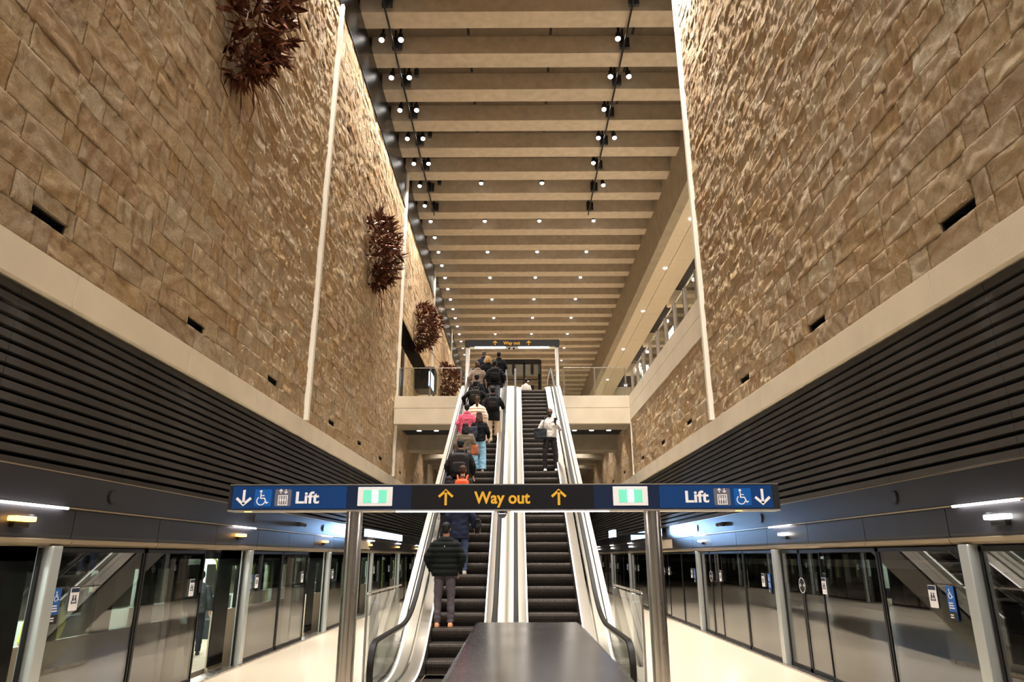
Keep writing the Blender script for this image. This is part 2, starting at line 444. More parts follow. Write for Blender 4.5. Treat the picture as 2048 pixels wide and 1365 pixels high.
def stone_section(name, X, side, y0, y1, z0, z1, parent, holes=(), cell=0.085, amp=1.0, seed=0):
    """rough split-faced sandstone ashlar; side=+1 faces +X, -1 faces -X. Every block has its own relief."""
    rg = np.random.default_rng(seed)
    V, F, BED, BLK, SM = [], [], [], [], []
    nv = 0
    nz_c = int(math.ceil((z1-z0)/COURSE-1e-6))
    for j in range(nz_c):
        za, zb = z0+j*COURSE, min(z1, z0+(j+1)*COURSE)
        if zb-za < 0.04: continue
        edges = [y0]
        y = y0-rg.uniform(0, .5)
        while True:
            y += rg.choice([rg.uniform(.20, .42), rg.uniform(.45, .75), rg.uniform(.75, 1.2)], p=[.33, .40, .27])
            if y > y1-0.15: break
            if y > y0+0.12: edges.append(y)
        edges.append(y1)
        for k in range(len(edges)-1):
            spans = [(edges[k], edges[k+1], za, zb)]
            for (ha, hb, hz0, hz1) in holes:
                ns = []
                for (a, b, c, d) in spans:
                    if b <= ha or a >= hb or d <= hz0 or c >= hz1: ns.append((a, b, c, d)); continue
                    if a < ha: ns.append((a, ha, c, d))
                    if b > hb: ns.append((hb, b, c, d))
                    m0, m1 = max(a, ha), min(b, hb)
                    if c < hz0: ns.append((m0, m1, c, hz0))
                    if d > hz1: ns.append((m0, m1, hz1, d))
                spans = ns
            rnd = rg.random(3); ang = rg.choice([0.0, 0.25, 1.2, 1.5, -0.9])+rg.normal(0, .3); off = rg.uniform(0, 400, 2)
            # a split face: two or three facets of different tilt
            f1 = rg.normal(0, 0.012, 2); f2 = rg.normal(0, 0.03, 2); o1 = rg.uniform(0.016, 0.030)*amp
            for (a, b, c, d) in spans:
                if b-a < 0.05 or d-c < 0.04: continue
                nu = max(2, int((b-a)/cell)+2); nw = max(2, int((d-c)/cell)+2)
                e = 0.012
                us = np.concatenate(([a+.0022, a+.0028], np.linspace(a+.022, b-.022, nu), [b-.0028, b-.0022]))
                ws = np.concatenate(([c+.0022, c+.0028], np.linspace(c+.022, d-.022, nw), [d-.0028, d-.0022]))
                U, W = np.meshgrid(us, ws, indexing='ij')
                uc, wc = (edges[k]+edges[k+1])/2, (za+zb)/2
                P = np.stack([U.ravel()*4.5+W.ravel()*2.5, W.ravel()*4.2-U.ravel()*1.5, np.full(U.size, off[0])], 1)
                n1 = vnoise(P, seed)-.5; n2 = vnoise(P*2.7, seed+5)-.5; n4 = vnoise(P*6.1, seed+7)-.5; n3 = np.abs(vnoise(P*1.3, seed+9)-.5)
                du = (U.ravel()-uc); dw = (W.ravel()-wc)
                ridge = np.maximum(du*f1[0]*2+dw*f1[1]*3, du*f2[0]*2+dw*f2[1]*3)
                h = o1+amp*(np.clip(ridge, -.012, .018)+0.026*n1+0.024*n2+0.012*n4-0.020*n3)
                h = np.maximum(h, 0.004).reshape(U.shape)
                for sl in ((1, slice(None)), (-2, slice(None)), (slice(None), 1), (slice(None), -2)): h[sl] = .6*o1+.4*h[sl]
                h[0, :] = h[-1, :] = -0.012; h[:, 0] = h[:, -1] = -0.012
                xs = X+side*h.ravel()
                V.append(np.stack([xs, U.ravel(), W.ravel()], 1))
                n, m = U.shape
                I = np.arange(n*m).reshape(n, m)+nv
                q = np.stack([I[:-1, :-1], I[1:, :-1], I[1:, 1:], I[:-1, 1:]], -1).reshape(-1, 4)
                if side < 0: q = q[:, ::-1]
                sk = np.zeros((n-1, m-1), dtype=bool); sk[0, :] = sk[-1, :] = True; sk[:, 0] = sk[:, -1] = True
                SM.append(~sk.ravel()); F.append(q); nv += n*m
                ca, sa = math.cos(ang), math.sin(ang)
                bu = du*ca+dw*sa; bw = -du*sa+dw*ca
                BED.append(np.stack([bu*2.6+off[0], bw*0.8+off[1], np.zeros_like(bu)], 1))
                BLK.append(np.tile(np.array([rnd[0], rnd[1], rnd[2], 1.0]), (n*m, 1)))
    V = np.concatenate(V).astype(np.float32); F = np.concatenate(F).astype(np.int32)
    BED = np.concatenate(BED).astype(np.float32); BLK = np.concatenate(BLK).astype(np.float32)
    me = bpy.data.meshes.new(name)
    me.vertices.add(len(V)); me.vertices.foreach_set('co', V.ravel())
    me.loops.add(F.size); me.loops.foreach_set('vertex_index', F.ravel())
    me.polygons.add(len(F)); me.polygons.foreach_set('loop_start', np.arange(0, F.size, 4, dtype=np.int32))
    me.polygons.foreach_set('loop_total', np.full(len(F), 4, dtype=np.int32))
    me.update(calc_edges=True)
    at = me.attributes.new('bed', 'FLOAT_VECTOR', 'POINT'); at.data.foreach_set('vector', BED.ravel())
    at = me.attributes.new('blk', 'FLOAT_COLOR', 'POINT'); at.data.foreach_set('color', BLK.ravel())
    me.polygons.foreach_set('use_smooth', np.concatenate(SM))
    return link_mesh(name, me, M['sandstone'], parent)

def slots_for(y0, y1, z0=5.625, z1=5.765):
    return [(y-.31, y+.31, z0, z1) for y in SLOTY if y0 < y < y1]
UPS = [15.0+0*k for k in range(0)]
UPY = [5.4+1.52*k for k in range(26)]
def up_slots(y0, y1): return [(y-.17, y+.17, 15.05, 15.21) for y in UPY if y0+.4 < y < y1-.4]

def slatted(parent, X, side, y0, y1):
    """dark horizontal battens under the stone band, with a black backing"""
    b = MB(); b.box(X-side*.30, X-side*.24, y0, y1, 2.96, ZB0); b.build('batten_backing', M['slat_back'], parent)
    s = MB(); n = 15; p = (ZB0-2.94)/n
    for i in range(n):
        z = 2.94+p*i+.012
        y = y0
        while y < y1-.01:
            k = math.floor((y-6.96)/2.53+1e-6)+1
            ye = min(y1, 6.96+2.53*k)
            s.box(X-side*.12, X-side*.02, y+.006, ye-.006, z, z+p*.60)
            y = ye
    s.build('battens', M['slat'], parent)
    return s

# ---- walls
wl = empty('wall_left', (XL, 12, 0), kind='structure')
secs = [(-5.0, 17.1), (17.1, 30.0), (30.0, 42.1), (42.1, 54.3), (54.3, 78.0)]
louv = (30.35, 44.5, 11.42, 12.78)
for i, (a, b) in enumerate(secs):
    g = 0.075
    cell = (0.045, 0.07, 0.15, 0.25, 0.4)[i]
    holes = slots_for(a, b)+up_slots(a, b)
    if i in (2, 3): holes = holes+[louv]
    stone_section('sandstone_cladding', XL, 1, a+g, b-g, ZB1, ZT, wl, holes, cell, (1, 1, .9, .8, .7)[i], seed=11+i)
core = MB(); core.box(XL-.6, XL-.26, -5, 78, 2.9, 20.9); core.box(XL-.26, XL-.013, -5, 78, 16, ZT-.01)
def backing(mb, X, side, y0, y1, z0, z1, holes):
    """mortar sheet just behind the stones, open where the recesses are"""
    ys = sorted(set([y0, y1]+[v for h in holes for v in h[:2]])); zs = sorted(set([z0, z1]+[v for h in holes for v in h[2:]]))
    for i in range(len(ys)-1):
        for j in range(len(zs)-1):
            ym, zm = (ys[i]+ys[i+1])/2, (zs[j]+zs[j+1])/2
            if any(h[0] < ym < h[1] and h[2] < zm < h[3] for h in holes): continue
            mb.box(X-side*.02, X-side*.24, ys[i], ys[i+1], zs[j], zs[j+1])
core = MB(); core.box(XL-.6, XL-.24, -5, 78, 2.96, 20.9)
core.build('wall_core', M['slat_back'], wl)
mj = MB()
for (a, b) in secs: backing(mj, XL, 1, a, b, ZB1-.3, ZT, slots_for(a, b)+up_slots(a, b)+([louv] if a > 29 and a < 45 else []))
mj.build('mortar_bed', M['joint'], wl)
bd = MB(); y = -5
while y < 78:
    k = math.floor((y-7.73)/3.03+1e-6)+1; ye = min(78, 7.73+3.03*k)
    bd.box(XL-.2, XL+.05, y+.004, ye-.004, ZB0, ZB1); y = ye
bevel(bd.build('stone_band', M['white_stone'], wl), .006)
slatted(wl, XL, 1, -5, 60)
fs = MB(); fs.box(XL-.1, XL+.03, -5, 90, ZT, RB+.02); fs.build('ribbed_fascia', M['fascia_ribbed'], wl)
cp = MB(); cp.box(XL-.1, XL+.06, -5, 78, ZT-.02, ZT+.05); cp.build('coping', M['black_metal'], wl)
for n_, yy in enumerate((17.1, 30.0, 42.1, 54.3)):
    t = MB(); t.box(XL-.05, XL+.14, yy-.07, yy+.07, ZB1, 18.2 if n_ == 0 else 20.05); t.build('trim_%d' % (n_+1), M['white_trim'], kind='structure')

wr = empty('wall_right', (XR, 12, 0), kind='structure')
stone_section('sandstone_cladding', XR, -1, -5, 17.15, ZB1, 20.9, wr, slots_for(-5, 17.1), 0.045, 1, seed=31)
stone_section('sandstone_cladding', XR, -1, 17.3, 29.55, ZB1, 7.62, wr, slots_for(17.3, 29.5), 0.09, 1, seed=32)
stone_section('sandstone_cladding', XR, -1, 29.6, 60, ZB1, 7.9, wr, slots_for(29.7, 60), 0.14, 1, seed=33)
core = MB(); core.box(XR+.26, XR+.6, -5, 60, 2.96, 7.9); core.box(XR+.26, 7.6, -5, 17.2, 7.9, 20.9); core.build('wall_core', M['slat_back'], wr)
mj = MB(); backing(mj, XR, -1, -5, 17.2, ZB1-.3, 20.9, slots_for(-5, 17.1)); backing(mj, XR, -1, 17.2, 29.6, ZB1-.3, 7.7, slots_for(17.3, 29.5)); backing(mj, XR, -1, 29.6, 60, ZB1-.3, 7.9, slots_for(29.7, 60))
mj.build('mortar_bed', M['joint'], wr)
bd = MB(); y = -5
while y < 60:
    k = math.floor((y-7.73)/3.03+1e-6)+1; ye = min(60, 7.73+3.03*k)
    bd.box(XR+.2, XR-.05, y+.004, ye-.004, ZB0, ZB1); y = ye
bevel(bd.build('stone_band', M['white_stone'], wr), .006)
slatted(wr, XR, -1, -5, 60)
# pale fascia of the upper concourse edge beside the void
cf = MB()
for a, b in ((17.3, 20.3), (20.3, 23.35), (23.35, 26.4), (26.4, 29.7)):
    cf.box(XR-.05, XR+.3, a+.004, b-.004, 7.64, 8.22); cf.box(XR-.05, XR+.3, a+.004, b-.004, 8.235, ZF+.08)
cf.build('concourse_fascia', M['white_stone'], wr)
t = MB(); t.box(XR-.14, XR+.5, 17.15, 17.29, ZB1, 20.5); t.build('trim_5', M['white_trim'], kind='structure')
t = MB(); t.box(XR-.07, XR+.05, 29.53, 29.6, ZB1, 7.6); t.build('trim_6', M['white_trim'], kind='structure')

# far ends
e = MB(); e.box(-6, 14, 92, 92.5, 0, 21); e.build('wall_end', M['beige_wall'], kind='structure')
e = MB(); e.box(-6, 6, 60, 60.3, 0, ZF-.5); e.build('wall_lower_end', M['slat_back'], kind='structure')

# ---- recessed vents in the stone
vent = MB(); vent.box(XL-.235, XL-.20, -.31, .31, 0, .14)
k = 0
ords = ['nearest', 'second', 'third', 'fourth', 'fifth', 'sixth', 'seventh', 'eighth', 'ninth', 'tenth']
for side, X, nm in ((1, XL, 'left'), (-1, XR, 'right')):
    vm = None; c_ = 0
    for yy in SLOTY[1:8]:
        v = MB()
        v.box(X-side*.236, X-side*.03, yy-.309, yy+.309, 5.626, 5.632)
        v.box(X-side*.236, X-side*.03, yy-.309, yy+.309, 5.758, 5.764)
        v.box(X-side*.236, X-side*.03, yy-.309, yy-.303, 5.632, 5.758)
        v.box(X-side*.236, X-side*.03, yy+.303, yy+.309, 5.632, 5.758)
        v.box(X-side*.236, X-side*.20, yy-.303, yy+.303, 5.632, 5.758)
        o = v.build('recessed_vent', M['black'], label='black slot vent recessed in the %s sandstone wall, %s along from the camera' % (nm, ords[c_]), cat='vent')
        c_ += 1
        for q in range(4):
            s_ = MB(); s_.box(X-side*.16, X-side*.06, yy-.30, yy+.30, 5.655+.026*q, 5.660+.026*q)
            if q in (1, 3): s_.build('blade', M['black_metal'], o)

# ---- ceiling : slab with deep concrete ribs
cl = empty('ceiling', (0, 40, RB), kind='structure')
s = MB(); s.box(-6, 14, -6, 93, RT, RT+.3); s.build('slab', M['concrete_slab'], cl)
NR = 43; RY = [19.41+2.09*(i-8) for i in range(NR)]
for i, yy in enumerate(RY):
    r = MB(); r.box(XL-.05, 7.66, yy, yy+.79, RB, RT)
    bevel(r.build('concrete_rib', M['concrete'], cl), .012, 1)
# acoustic panels on the slab between the ribs
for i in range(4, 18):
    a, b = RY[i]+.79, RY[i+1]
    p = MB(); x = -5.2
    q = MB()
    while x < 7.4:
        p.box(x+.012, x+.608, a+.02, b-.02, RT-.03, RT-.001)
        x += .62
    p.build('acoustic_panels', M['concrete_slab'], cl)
    for xx in (-1.73, 1.37, 4.47): q.box(xx-.05, xx+.05, a+.1, b-.1, RT-.045, RT-.031)
    q.build('slot_diffusers', M['black'], cl)
# big edge beam and its pale panelled soffit on the right
b = MB(); b.box(7.65, 8.1, 17.3, 92, 17.9, RT); b.build('edge_beam', M['concrete_grey'], cl)
s = MB(); y = 17.3
while y < 92:
    k = math.floor((y-20.4)/3.03+1e-6)+1; ye = min(92, 20.4+3.03*k)
    s.box(8.11, 8.83, y+.006, ye-.006, 17.88, 18.1); s.box(8.86, 10.0, y+.006, ye-.006, 17.88, 18.1); y = ye
s.build('soffit_panels', M['soffit_panel'], cl)
s = MB(); s.box(8.1, 10.0, 17.3, 92, 18.1, 18.15); s.box(9.95, 10.0, 17.3, 92, 17.9, 18.6); s.build('soffit_backing', M['black'], cl)
s = MB(); s.box(10.0, 14, 17.3, 92, 18.6, 18.8); s.build('side_ceiling', M['dark_ceiling'], cl)

# ---- platform floor, upper floors
f = MB(); f.box(DL-.12, DR+.12, -6, 60, -.3, 0); f.build('floor', M['terrazzo'], kind='structure')
f = MB(); f.box(XL+.05, XR-.05, YB, 33.4, 7.72, ZF-.02); f.box(XL+.05, XR-.05, 33.4, 92, 8.35, ZF-.02); f.box(XL, 13, YB+.02, 92, ZF-.02, ZF)
f.build('floor_upper', M['concrete_grey'], kind='structure')
f = MB(); f.box(XR+.3, 13, 17.3, 92, 8.3, ZF+.005); f.build('floor_concourse', M['terrazzo'], kind='structure')
f = MB()
for x0, x1 in ((XL+.05, -2.4), (2.08, XR-.05)):
    f.box(x0, x1, YB-.12, YB+.1, 7.5, 8.18); f.box(x0, x1, YB-.12, YB+.1, 8.195, ZF+.08)
f.box(-2.4, 2.08, YB-.02, YB+.1, 7.5, 8.4)
bevel(f.build('trim_7', M['white_stone'], kind='structure'), .006)
# lower ceiling beyond the bridge
lc = empty('ceiling_lower', (0, 34, 7.2), kind='structure')
f = MB(); f.box(XL, XR, YB+.1, 33.4, 7.66, 7.72); f.build('dark_soffit', M['slat_back'], lc)
f = MB(); f.box(XL, XR, YB+.1, YB+1.5, 7.5, 7.66); f.build('soffit_edge', M['concrete_grey'], lc)
f = MB(); f.box(XL, XR, 34, 35.1, 7.0, 8.35); bevel(f.build('cross_beam', M['concrete_grey'], lc), .015)
for i in range(9):
    f = MB(); f.box(XL, XR, 37.2+2.4*i, 37.9+2.4*i, 7.35, 8.35); f.build('cross_beam', M['concrete_grey'], lc)
# upper concourse side wall and white frames
uw = empty('wall_concourse', (13, 40, ZF), kind='structure')
f = MB(); f.box(13, 13.3, 17.3, 92, ZF, 18.6); f.build('wall_face', M['beige_wall'], uw)
for yy in range(22, 90, 6):
    f = MB(); f.box(12.2, 13, yy, yy+.5, ZF, 18.6); f.build('column', M['white_stone'], uw)
f = MB()
for zz in (12.6, 15.6): f.box(12.6, 13, 17.3, 92, zz, zz+.5)
f.build('spandrel', M['white_stone'], uw)
f = MB()
for yy in range(22, 86, 6): f.box(12.85, 12.9, yy+.7, yy+5.8, 13.1, 15.6)
f.build('dark_glazing', M['train_dark'], uw)
for yy in range(24, 90, 9):
    f = MB(); f.box(10.0, 13, yy, yy+.6, 17.6, 18.6); f.build('cross_beam', M['white_stone'], uw)
# outer shells of the tunnels
for nm, sx, X in (('left', -1, -8.6), ('right', 1, 8.6)):
    f = MB(); f.box(X, X+sx*.3, -6, 60, -1.4, 4); f.box(sx*5.3, X, -6, 60, -1.5, -1.4); f.box(sx*5.9, X, -6, 60, 3.4, 3.6)
    o = f.build('wall_tunnel_'+nm, M['tunnel'], kind='structure')
f = MB(); f.box(8.4, 8.6, -6, 60, 1.72, 1.9); f.build('trim_8', M['pale_stripe'], kind='structure')
f = MB(); f.box(8.3, 8.6, -6, 60, .55, .75); f.box(8.3, 8.6, -6, 60, 1.1, 1.2); f.build('trim_9', M['tunnel'], kind='structure')
# ------------------------------------------------------------------ platform screen doors
PM = 6.14; PY0 = 8.28
IX = {1: 'L', -1: 'R'}
def xz_to_wall(me, X, side, ycen, mir):
    """turn an XZ-plane graphic (facing -Y) so that it lies on a wall plane facing side*X"""
    for v in me.vertices:
        x, y, z = v.co
        v.co = (X-side*y, ycen+(-x if mir else x), z)
    return me

def wheelchair(mb, cx, cz, s, y0, y1):
    mb.prism([(cx-.09*s+.075*s*math.cos(t), cz+.36*s+.075*s*math.sin(t)) for t in [2*PI*i/12 for i in range(12)]], y0, y1, 'y')
    mb.stroke([(cx-.09*s, cz+.27*s), (cx-.08*s, cz-.03*s), (cx+.14*s, cz-.03*s), (cx+.25*s, cz-.30*s), (cx+.36*s, cz-.25*s)], .065*s, y0, y1)
    mb.stroke([(cx-.08*s, cz+.12*s), (cx+.12*s, cz+.12*s)], .055*s, y0, y1)
    mb.stroke([(cx-.06*s+.235*s*math.cos(R(a)), cz-.17*s+.235*s*math.sin(R(a))) for a in range(125, 361, 15)], .055*s, y0, y1)
def lift_icon(mb, cx, cz, s, y0, y1):
    for sg, xx in ((1, -.14), (-1, .14)):
        b = cz+.33*s
        mb.stroke([(cx+xx*s, b-.11*s*sg), (cx+xx*s, b+.10*s*sg)], .045*s, y0, y1)
        mb.stroke([(cx+xx*s-.09*s, b+.01*s*sg), (cx+xx*s, b+.11*s*sg), (cx+xx*s+.09*s, b+.01*s*sg)], .045*s, y0, y1)
    mb.stroke([(cx-.24*s, cz+.1*s), (cx+.24*s, cz+.1*s), (cx+.24*s, cz-.40*s), (cx-.24*s, cz-.40*s)], .05*s, y0, y1, closed=True)
    for xx in (-.13, 0, .13):
        mb.prism([(cx+xx*s+.04*s*math.cos(t), cz+.01*s+.04*s*math.sin(t)) for t in [2*PI*i/8 for i in range(8)]], y0, y1, 'y')
        mb.prism([(cx+xx*s-.045*s, cz-.05*s), (cx+xx*s+.045*s, cz-.05*s), (cx+xx*s+.045*s, cz-.2*s), (cx+xx*s+.022*s, cz-.2*s), (cx+xx*s+.022*s, cz-.35*s), (cx+xx*s-.022*s, cz-.35*s), (cx+xx*s-.022*s, cz-.2*s), (cx+xx*s-.045*s, cz-.2*s)], y0, y1, 'y')
def arrow(mb, cx, z0, z1, w, t, y0, y1, up=True):
    zt = z1 if up else z0; zb = z0 if up else z1; sg = 1 if up else -1
    mb.stroke([(cx, zb), (cx, zt-sg*t*.7)], t, y0, y1)
    h = w/2*.95
    mb.stroke([(cx-w/2, zt-sg*(h+t*.4)), (cx, zt-sg*t*.6), (cx+w/2, zt-sg*(h+t*.4))], t, y0, y1)

def screen_bay(X, s, yp, k):
    """one bay: post, two fixed panes, a double door leaf, sill. s=+1 faces +X (left side)"""
    nm = 'left' if s > 0 else 'right'
    near = ['behind the frame', 'nearest', 'second', 'third', 'fourth', 'fifth', 'sixth', 'seventh', 'eighth', 'ninth'][k]
    t = empty('platform_screen_door', (X, yp+3, 0), '%s bay of glass platform screen doors on the %s platform, counted from the camera' % (near, nm), 'screen door')
    p = MB(); p.box(X-s*.12, X+s*.07, yp-.09, yp+.09, 0, 2.12); bevel(p.build('post', M['post_metal'], t), .012)
    opened = (s > 0)
    d0, d1 = yp+4.13, yp+PM-.12      # doorway
    for a, b in ((yp+.1, yp+2.06), (yp+2.09, yp+4.1)):
        g = MB(); g.box(X-.008, X+.008, a+.05, b-.03, .09, 2.06); g.build('glass_pane', M['glass_door'], t)
        f = MB(); f.box(X-.02, X+.02, a, a+.05, .03, 2.1); f.box(X-.02, X+.02, b-.03, b, .03, 2.1); f.box(X-.02, X+.02, a, b, .03, .09); f.box(X-.02, X+.02, a, b, 2.05, 2.1)
        f.build('pane_frame', M['black_metal'], t)
    if not opened:
        m = (d0+d1)/2
        for a, b in ((d0, m-.01), (m+.01, d1)):
            g = MB(); g.box(X-.05, X-.035, a+.04, b-.04, .08, 2.06) if s < 0 else None
            g = MB(); g.box(X+.04, X+.055, a+.04, b-.04, .08, 2.06)
            o = g.build('door_leaf', M['glass_door'], t)
            f = MB(); f.box(X+.03, X+.065, a, a+.05, .03, 2.1); f.box(X+.03, X+.065, b-.05, b, .03, 2.1); f.box(X+.03, X+.065, a, b, .03, .09); f.box(X+.03, X+.065, a, b, 2.04, 2.1)
            f.build('leaf_frame', M['black_metal'], o)
        # round sticker with an arrow over the meeting line
        g = MB()
        for a, b in ((95, 265), (-85, 85)):
            g.stroke([(.13*math.cos(R(q)), 1.48+.13*math.sin(R(q))) for q in range(a, b+1, 17)], .014, -.001, .001)
        g.stroke([(.03, 1.48), (.1, 1.48)], .012, -.001, .001); g.stroke([(.07, 1.51), (.1, 1.48), (.07, 1.45)], .012, -.001, .001)
        g.stroke([(-.03, 1.48), (-.1, 1.48)], .012, -.001, .001); g.stroke([(-.07, 1.51), (-.1, 1.48), (-.07, 1.45)], .012, -.001, .001)
        me = xz_to_wall(g.mesh('door_mark'), X+.028, s, m, False); link_mesh('round_door_mark', me, M['sign_white'], t)
    else:
        # leaves slid open behind the neighbouring panes
        for a, b in ((d0-.92, d0+.03), (d1-.03, d1+.12)):
            f = MB(); f.box(X-.065, X-.03, a, a+.04, .03, 2.1); f.box(X-.065, X-.03, b-.05, b, .03, 2.1); f.build('open_leaf_edge', M['black_metal'], t)
        g = MB(); g.box(X-.055, X-.045, d0-.88, d0-.02, .05, 2.08); g.build('open_leaf', M['glass_door'], t)
    f = MB(); f.box(X-s*.14, X+s*.12, yp-.09, yp+PM-.1, 0, .03); f.build('sill', M['steel'], t)
    # notices on the glass
    def notice(yc, w, z0, z1, kind):
        q = MB(); q.prism(rrect(-w/2, w/2, z0, z1, .014, 3), -.004, 0, 'y')
        link_mesh({'a': 'accessibility_notice', 'w': 'white_notice', 'd': 'small_dark_notice'}[kind], xz_to_wall(q.mesh('n'), X+s*.022, s, yc, s < 0), M[{'a': 'icon_blue', 'w': 'sign_white', 'd': 'black'}[kind]], t)
        g = MB(); g2 = MB()
        if kind == 'a':
            wheelchair(g, 0, z1-.09, .13, -.0075, -.0045)
            for j in range(3): g.box(-w/2+.02, w/2-.05+.01*j, -.0075, -.0045, z1-.2-.028*j, z1-.187-.028*j)
            g2.prism(rrect(-w/2, w/2, z0, z0+.1, .012, 3), -.0075, -.0045, 'y')
            for j in range(2): g.box(-w/2+.02, w/2-.07, -.0105, -.0076, z0+.03+.028*j, z0+.043+.028*j)
        elif kind == 'w':
            g2.box(-w/2+.008, w/2-.008, -.0075, -.0045, z1-.055, z1-.008)
            for q_ in (-1, 1):
                g2.sphere((q_*.025, -.005, z1-.10), .014, 8, 5, (1, .15, 1))
                g2.stroke([(q_*.025, z1-.115), (q_*.025, z1-.15)], .03, -.0075, -.0045)
                g2.stroke([(q_*.045, z1-.15), (q_*.045, z1-.185)], .012, -.0075, -.0045)
            g2.stroke([(-.05, z1-.175), (.05, z1-.175)], .012, -.0075, -.0045)
        if g.v: link_mesh('notice_graphic', xz_to_wall(g.mesh('g'), X+s*.022, s, yc, s < 0), M['sign_white'], t)
        if g2.v: link_mesh('notice_graphic', xz_to_wall(g2.mesh('g'), X+s*.022, s, yc, s < 0), M['black'] if kind == 'a' else M['navy'], t)
    notice(yp+(.20 if s > 0 else .47), .15, 1.26, 1.65, 'a')
    notice(yp+(.54 if s > 0 else .84), .17, 1.38, 1.645, 'w')
    notice(yp+(3.70 if s > 0 else 4.0), .17, 1.38, 1.645, 'w')
    notice(yp+(4.02 if s > 0 else 4.3), .10, 1.42, 1.62, 'd')
    return t
for s, X in ((1, DL), (-1, DR)):
    for k in range(0, 9): screen_bay(X, s, PY0+PM*(k-1), k)

# ------------------------------------------------------------------ headers above the doors, with their fittings
for s, X, nm in ((1, DL, 'left'), (-1, DR, 'right')):
    h = empty('door_header', (X, 27, 2.12), 'long dark metal header running above the %s platform screen doors' % nm, 'header')
    m = MB(); m.box(X-s*.15, X+s*.04, -5, 60, 2.57, 2.94); m.build('upper_fascia', M['header'], h)
    y = PY0-PM*2-1.8; j = 0
    while y < 60:
        k = math.floor((y-8.54)/2.07+1e-6)+1; ye = min(60, 8.54+2.07*k)
        m = MB(); pr = [(X-s*.15, 2.20), (X+s*.02, 2.20), (X+s*.03, 2.24), (X+s*.03, 2.53), (X-s*.15, 2.53)]
        m.prism(pr, y+.008, ye-.008, 'y'); m.build('header_panel', M['header'], h)
        m = MB(); pr = [(X-s*.13, 2.12), (X+s*.0, 2.12), (X+s*.045, 2.15), (X+s*.05, 2.19), (X+s*.02, 2.20), (X-s*.13, 2.20)]
        m.prism(pr, y+.008, ye-.008, 'y'); m.build('rounded_nosing', M['header_lip'], h, smooth=True)
        y = ye
    m = MB(); m.box(X-s*.1, X+s*.06, -5, 60, 2.545, 2.562); m.build('light_ledge', M['header_lip'], h)
    m = MB(); m.box(X-s*.15, X+s*.02, -5, 60, 2.525, 2.545); m.build('shadow_gap', M['black'], h)
    m = MB(); m.box(X-s*.1, X+s*.045, -5, 60, 2.94, 2.952); m.build('top_edge', M['header_lip'], h)
    for k in range(-1, 8):
        yy = PY0+PM*k
        o = MB(); o.box(X+s*.062, X+s*.09, yy-1.08, yy+.02, 2.532, 2.556)
        near = {-1: 'hidden', 0: 'nearest', 1: 'second', 2: 'third', 3: 'fourth', 4: 'fifth', 5: 'sixth', 6: 'seventh', 7: 'eighth'}[k]
        if k >= 0: o.build('strip_light', M['strip'], label='white strip light under the %s header ledge, %s from the camera' % (nm, near), cat='light')
        # indicator lamp of the doorway
        if k >= 0:
            lx = X+s*.03; ly = yy-.72
            t = empty('door_lamp', (lx, ly, 2.36), '%s %s lamp on the %s door header, over the doorway' % (near, ('amber' if s > 0 else 'white'), nm), 'lamp')
            m = MB(); m.box(lx, lx+s*.10, ly-.16, ly+.16, 2.365, 2.415); bevel(m.build('lens', M['amber'] if s > 0 else M['lamp_soft'], t), .008)
            m = MB(); m.box(lx, lx+s*.06, ly-.12, ly+.12, 2.30, 2.362); bevel(m.build('housing', M['black_metal'], t), .006)
        # round speaker on the upper fascia
        if k >= 0:
            sy = (9.23 if s > 0 else 9.6)+(5.22 if s > 0 else 5.33)*k
            t = empty('wall_speaker', (X+s*.04, sy, 2.72), '%s round speaker grille on the %s header fascia' % (near, nm), 'speaker')
            m = MB(); m.tube((X+s*.04, sy, 2.75), (X+s*.055, sy, 2.75), .095, n=28); m.build('rim', M['black_metal'], t, smooth=True)
            m = MB(); m.tube((X+s*.05, sy, 2.75), (X+s*.062, sy, 2.75), .075, n=28); m.build('grille', M['header'], t, smooth=True)
# small cameras on the header
for s, X, yy, nm in ((1, DL, 17.4, 'left'), (1, DL, 25.4, 'left'), (1, DL, 29.2, 'left'), (-1, DR, 17.7, 'right')):
    t = empty('security_camera', (X+s*.04, yy, 2.72), 'small black twin camera on the %s header at about %s' % (nm, {17.4: 'the second doorway', 17.7: 'the second doorway', 25.4: 'the steel column, first of two', 29.2: 'the escalator side, second of two'}[yy]), 'camera')
    m = MB(); m.box(X+s*.04, X+s*.10, yy-.04, yy+.04, 2.70, 2.80); m.build('bracket', M['black_metal'], t)
    for d in (-1, 1):
        m = MB(); m.tube((X+s*.10, yy+d*.03, 2.75), (X+s*.14, yy+d*.20, 2.74), .045, n=14); m.build('camera_body', M['black'], t, smooth=True)
# framed notices on the headers
for s, X, yy, nm in ((1, DL, 25.2, 'left'), (-1, DR, 21.9+2.9, 'right')):
    t = MB(); t.box(X+s*.032, X+s*.05, yy-1.1, yy+.9, 2.24, 2.52); t.build('notice_panel', M['soffit_panel'], label='pale rectangular notice panel fixed to the %s door header' % nm, cat='sign')
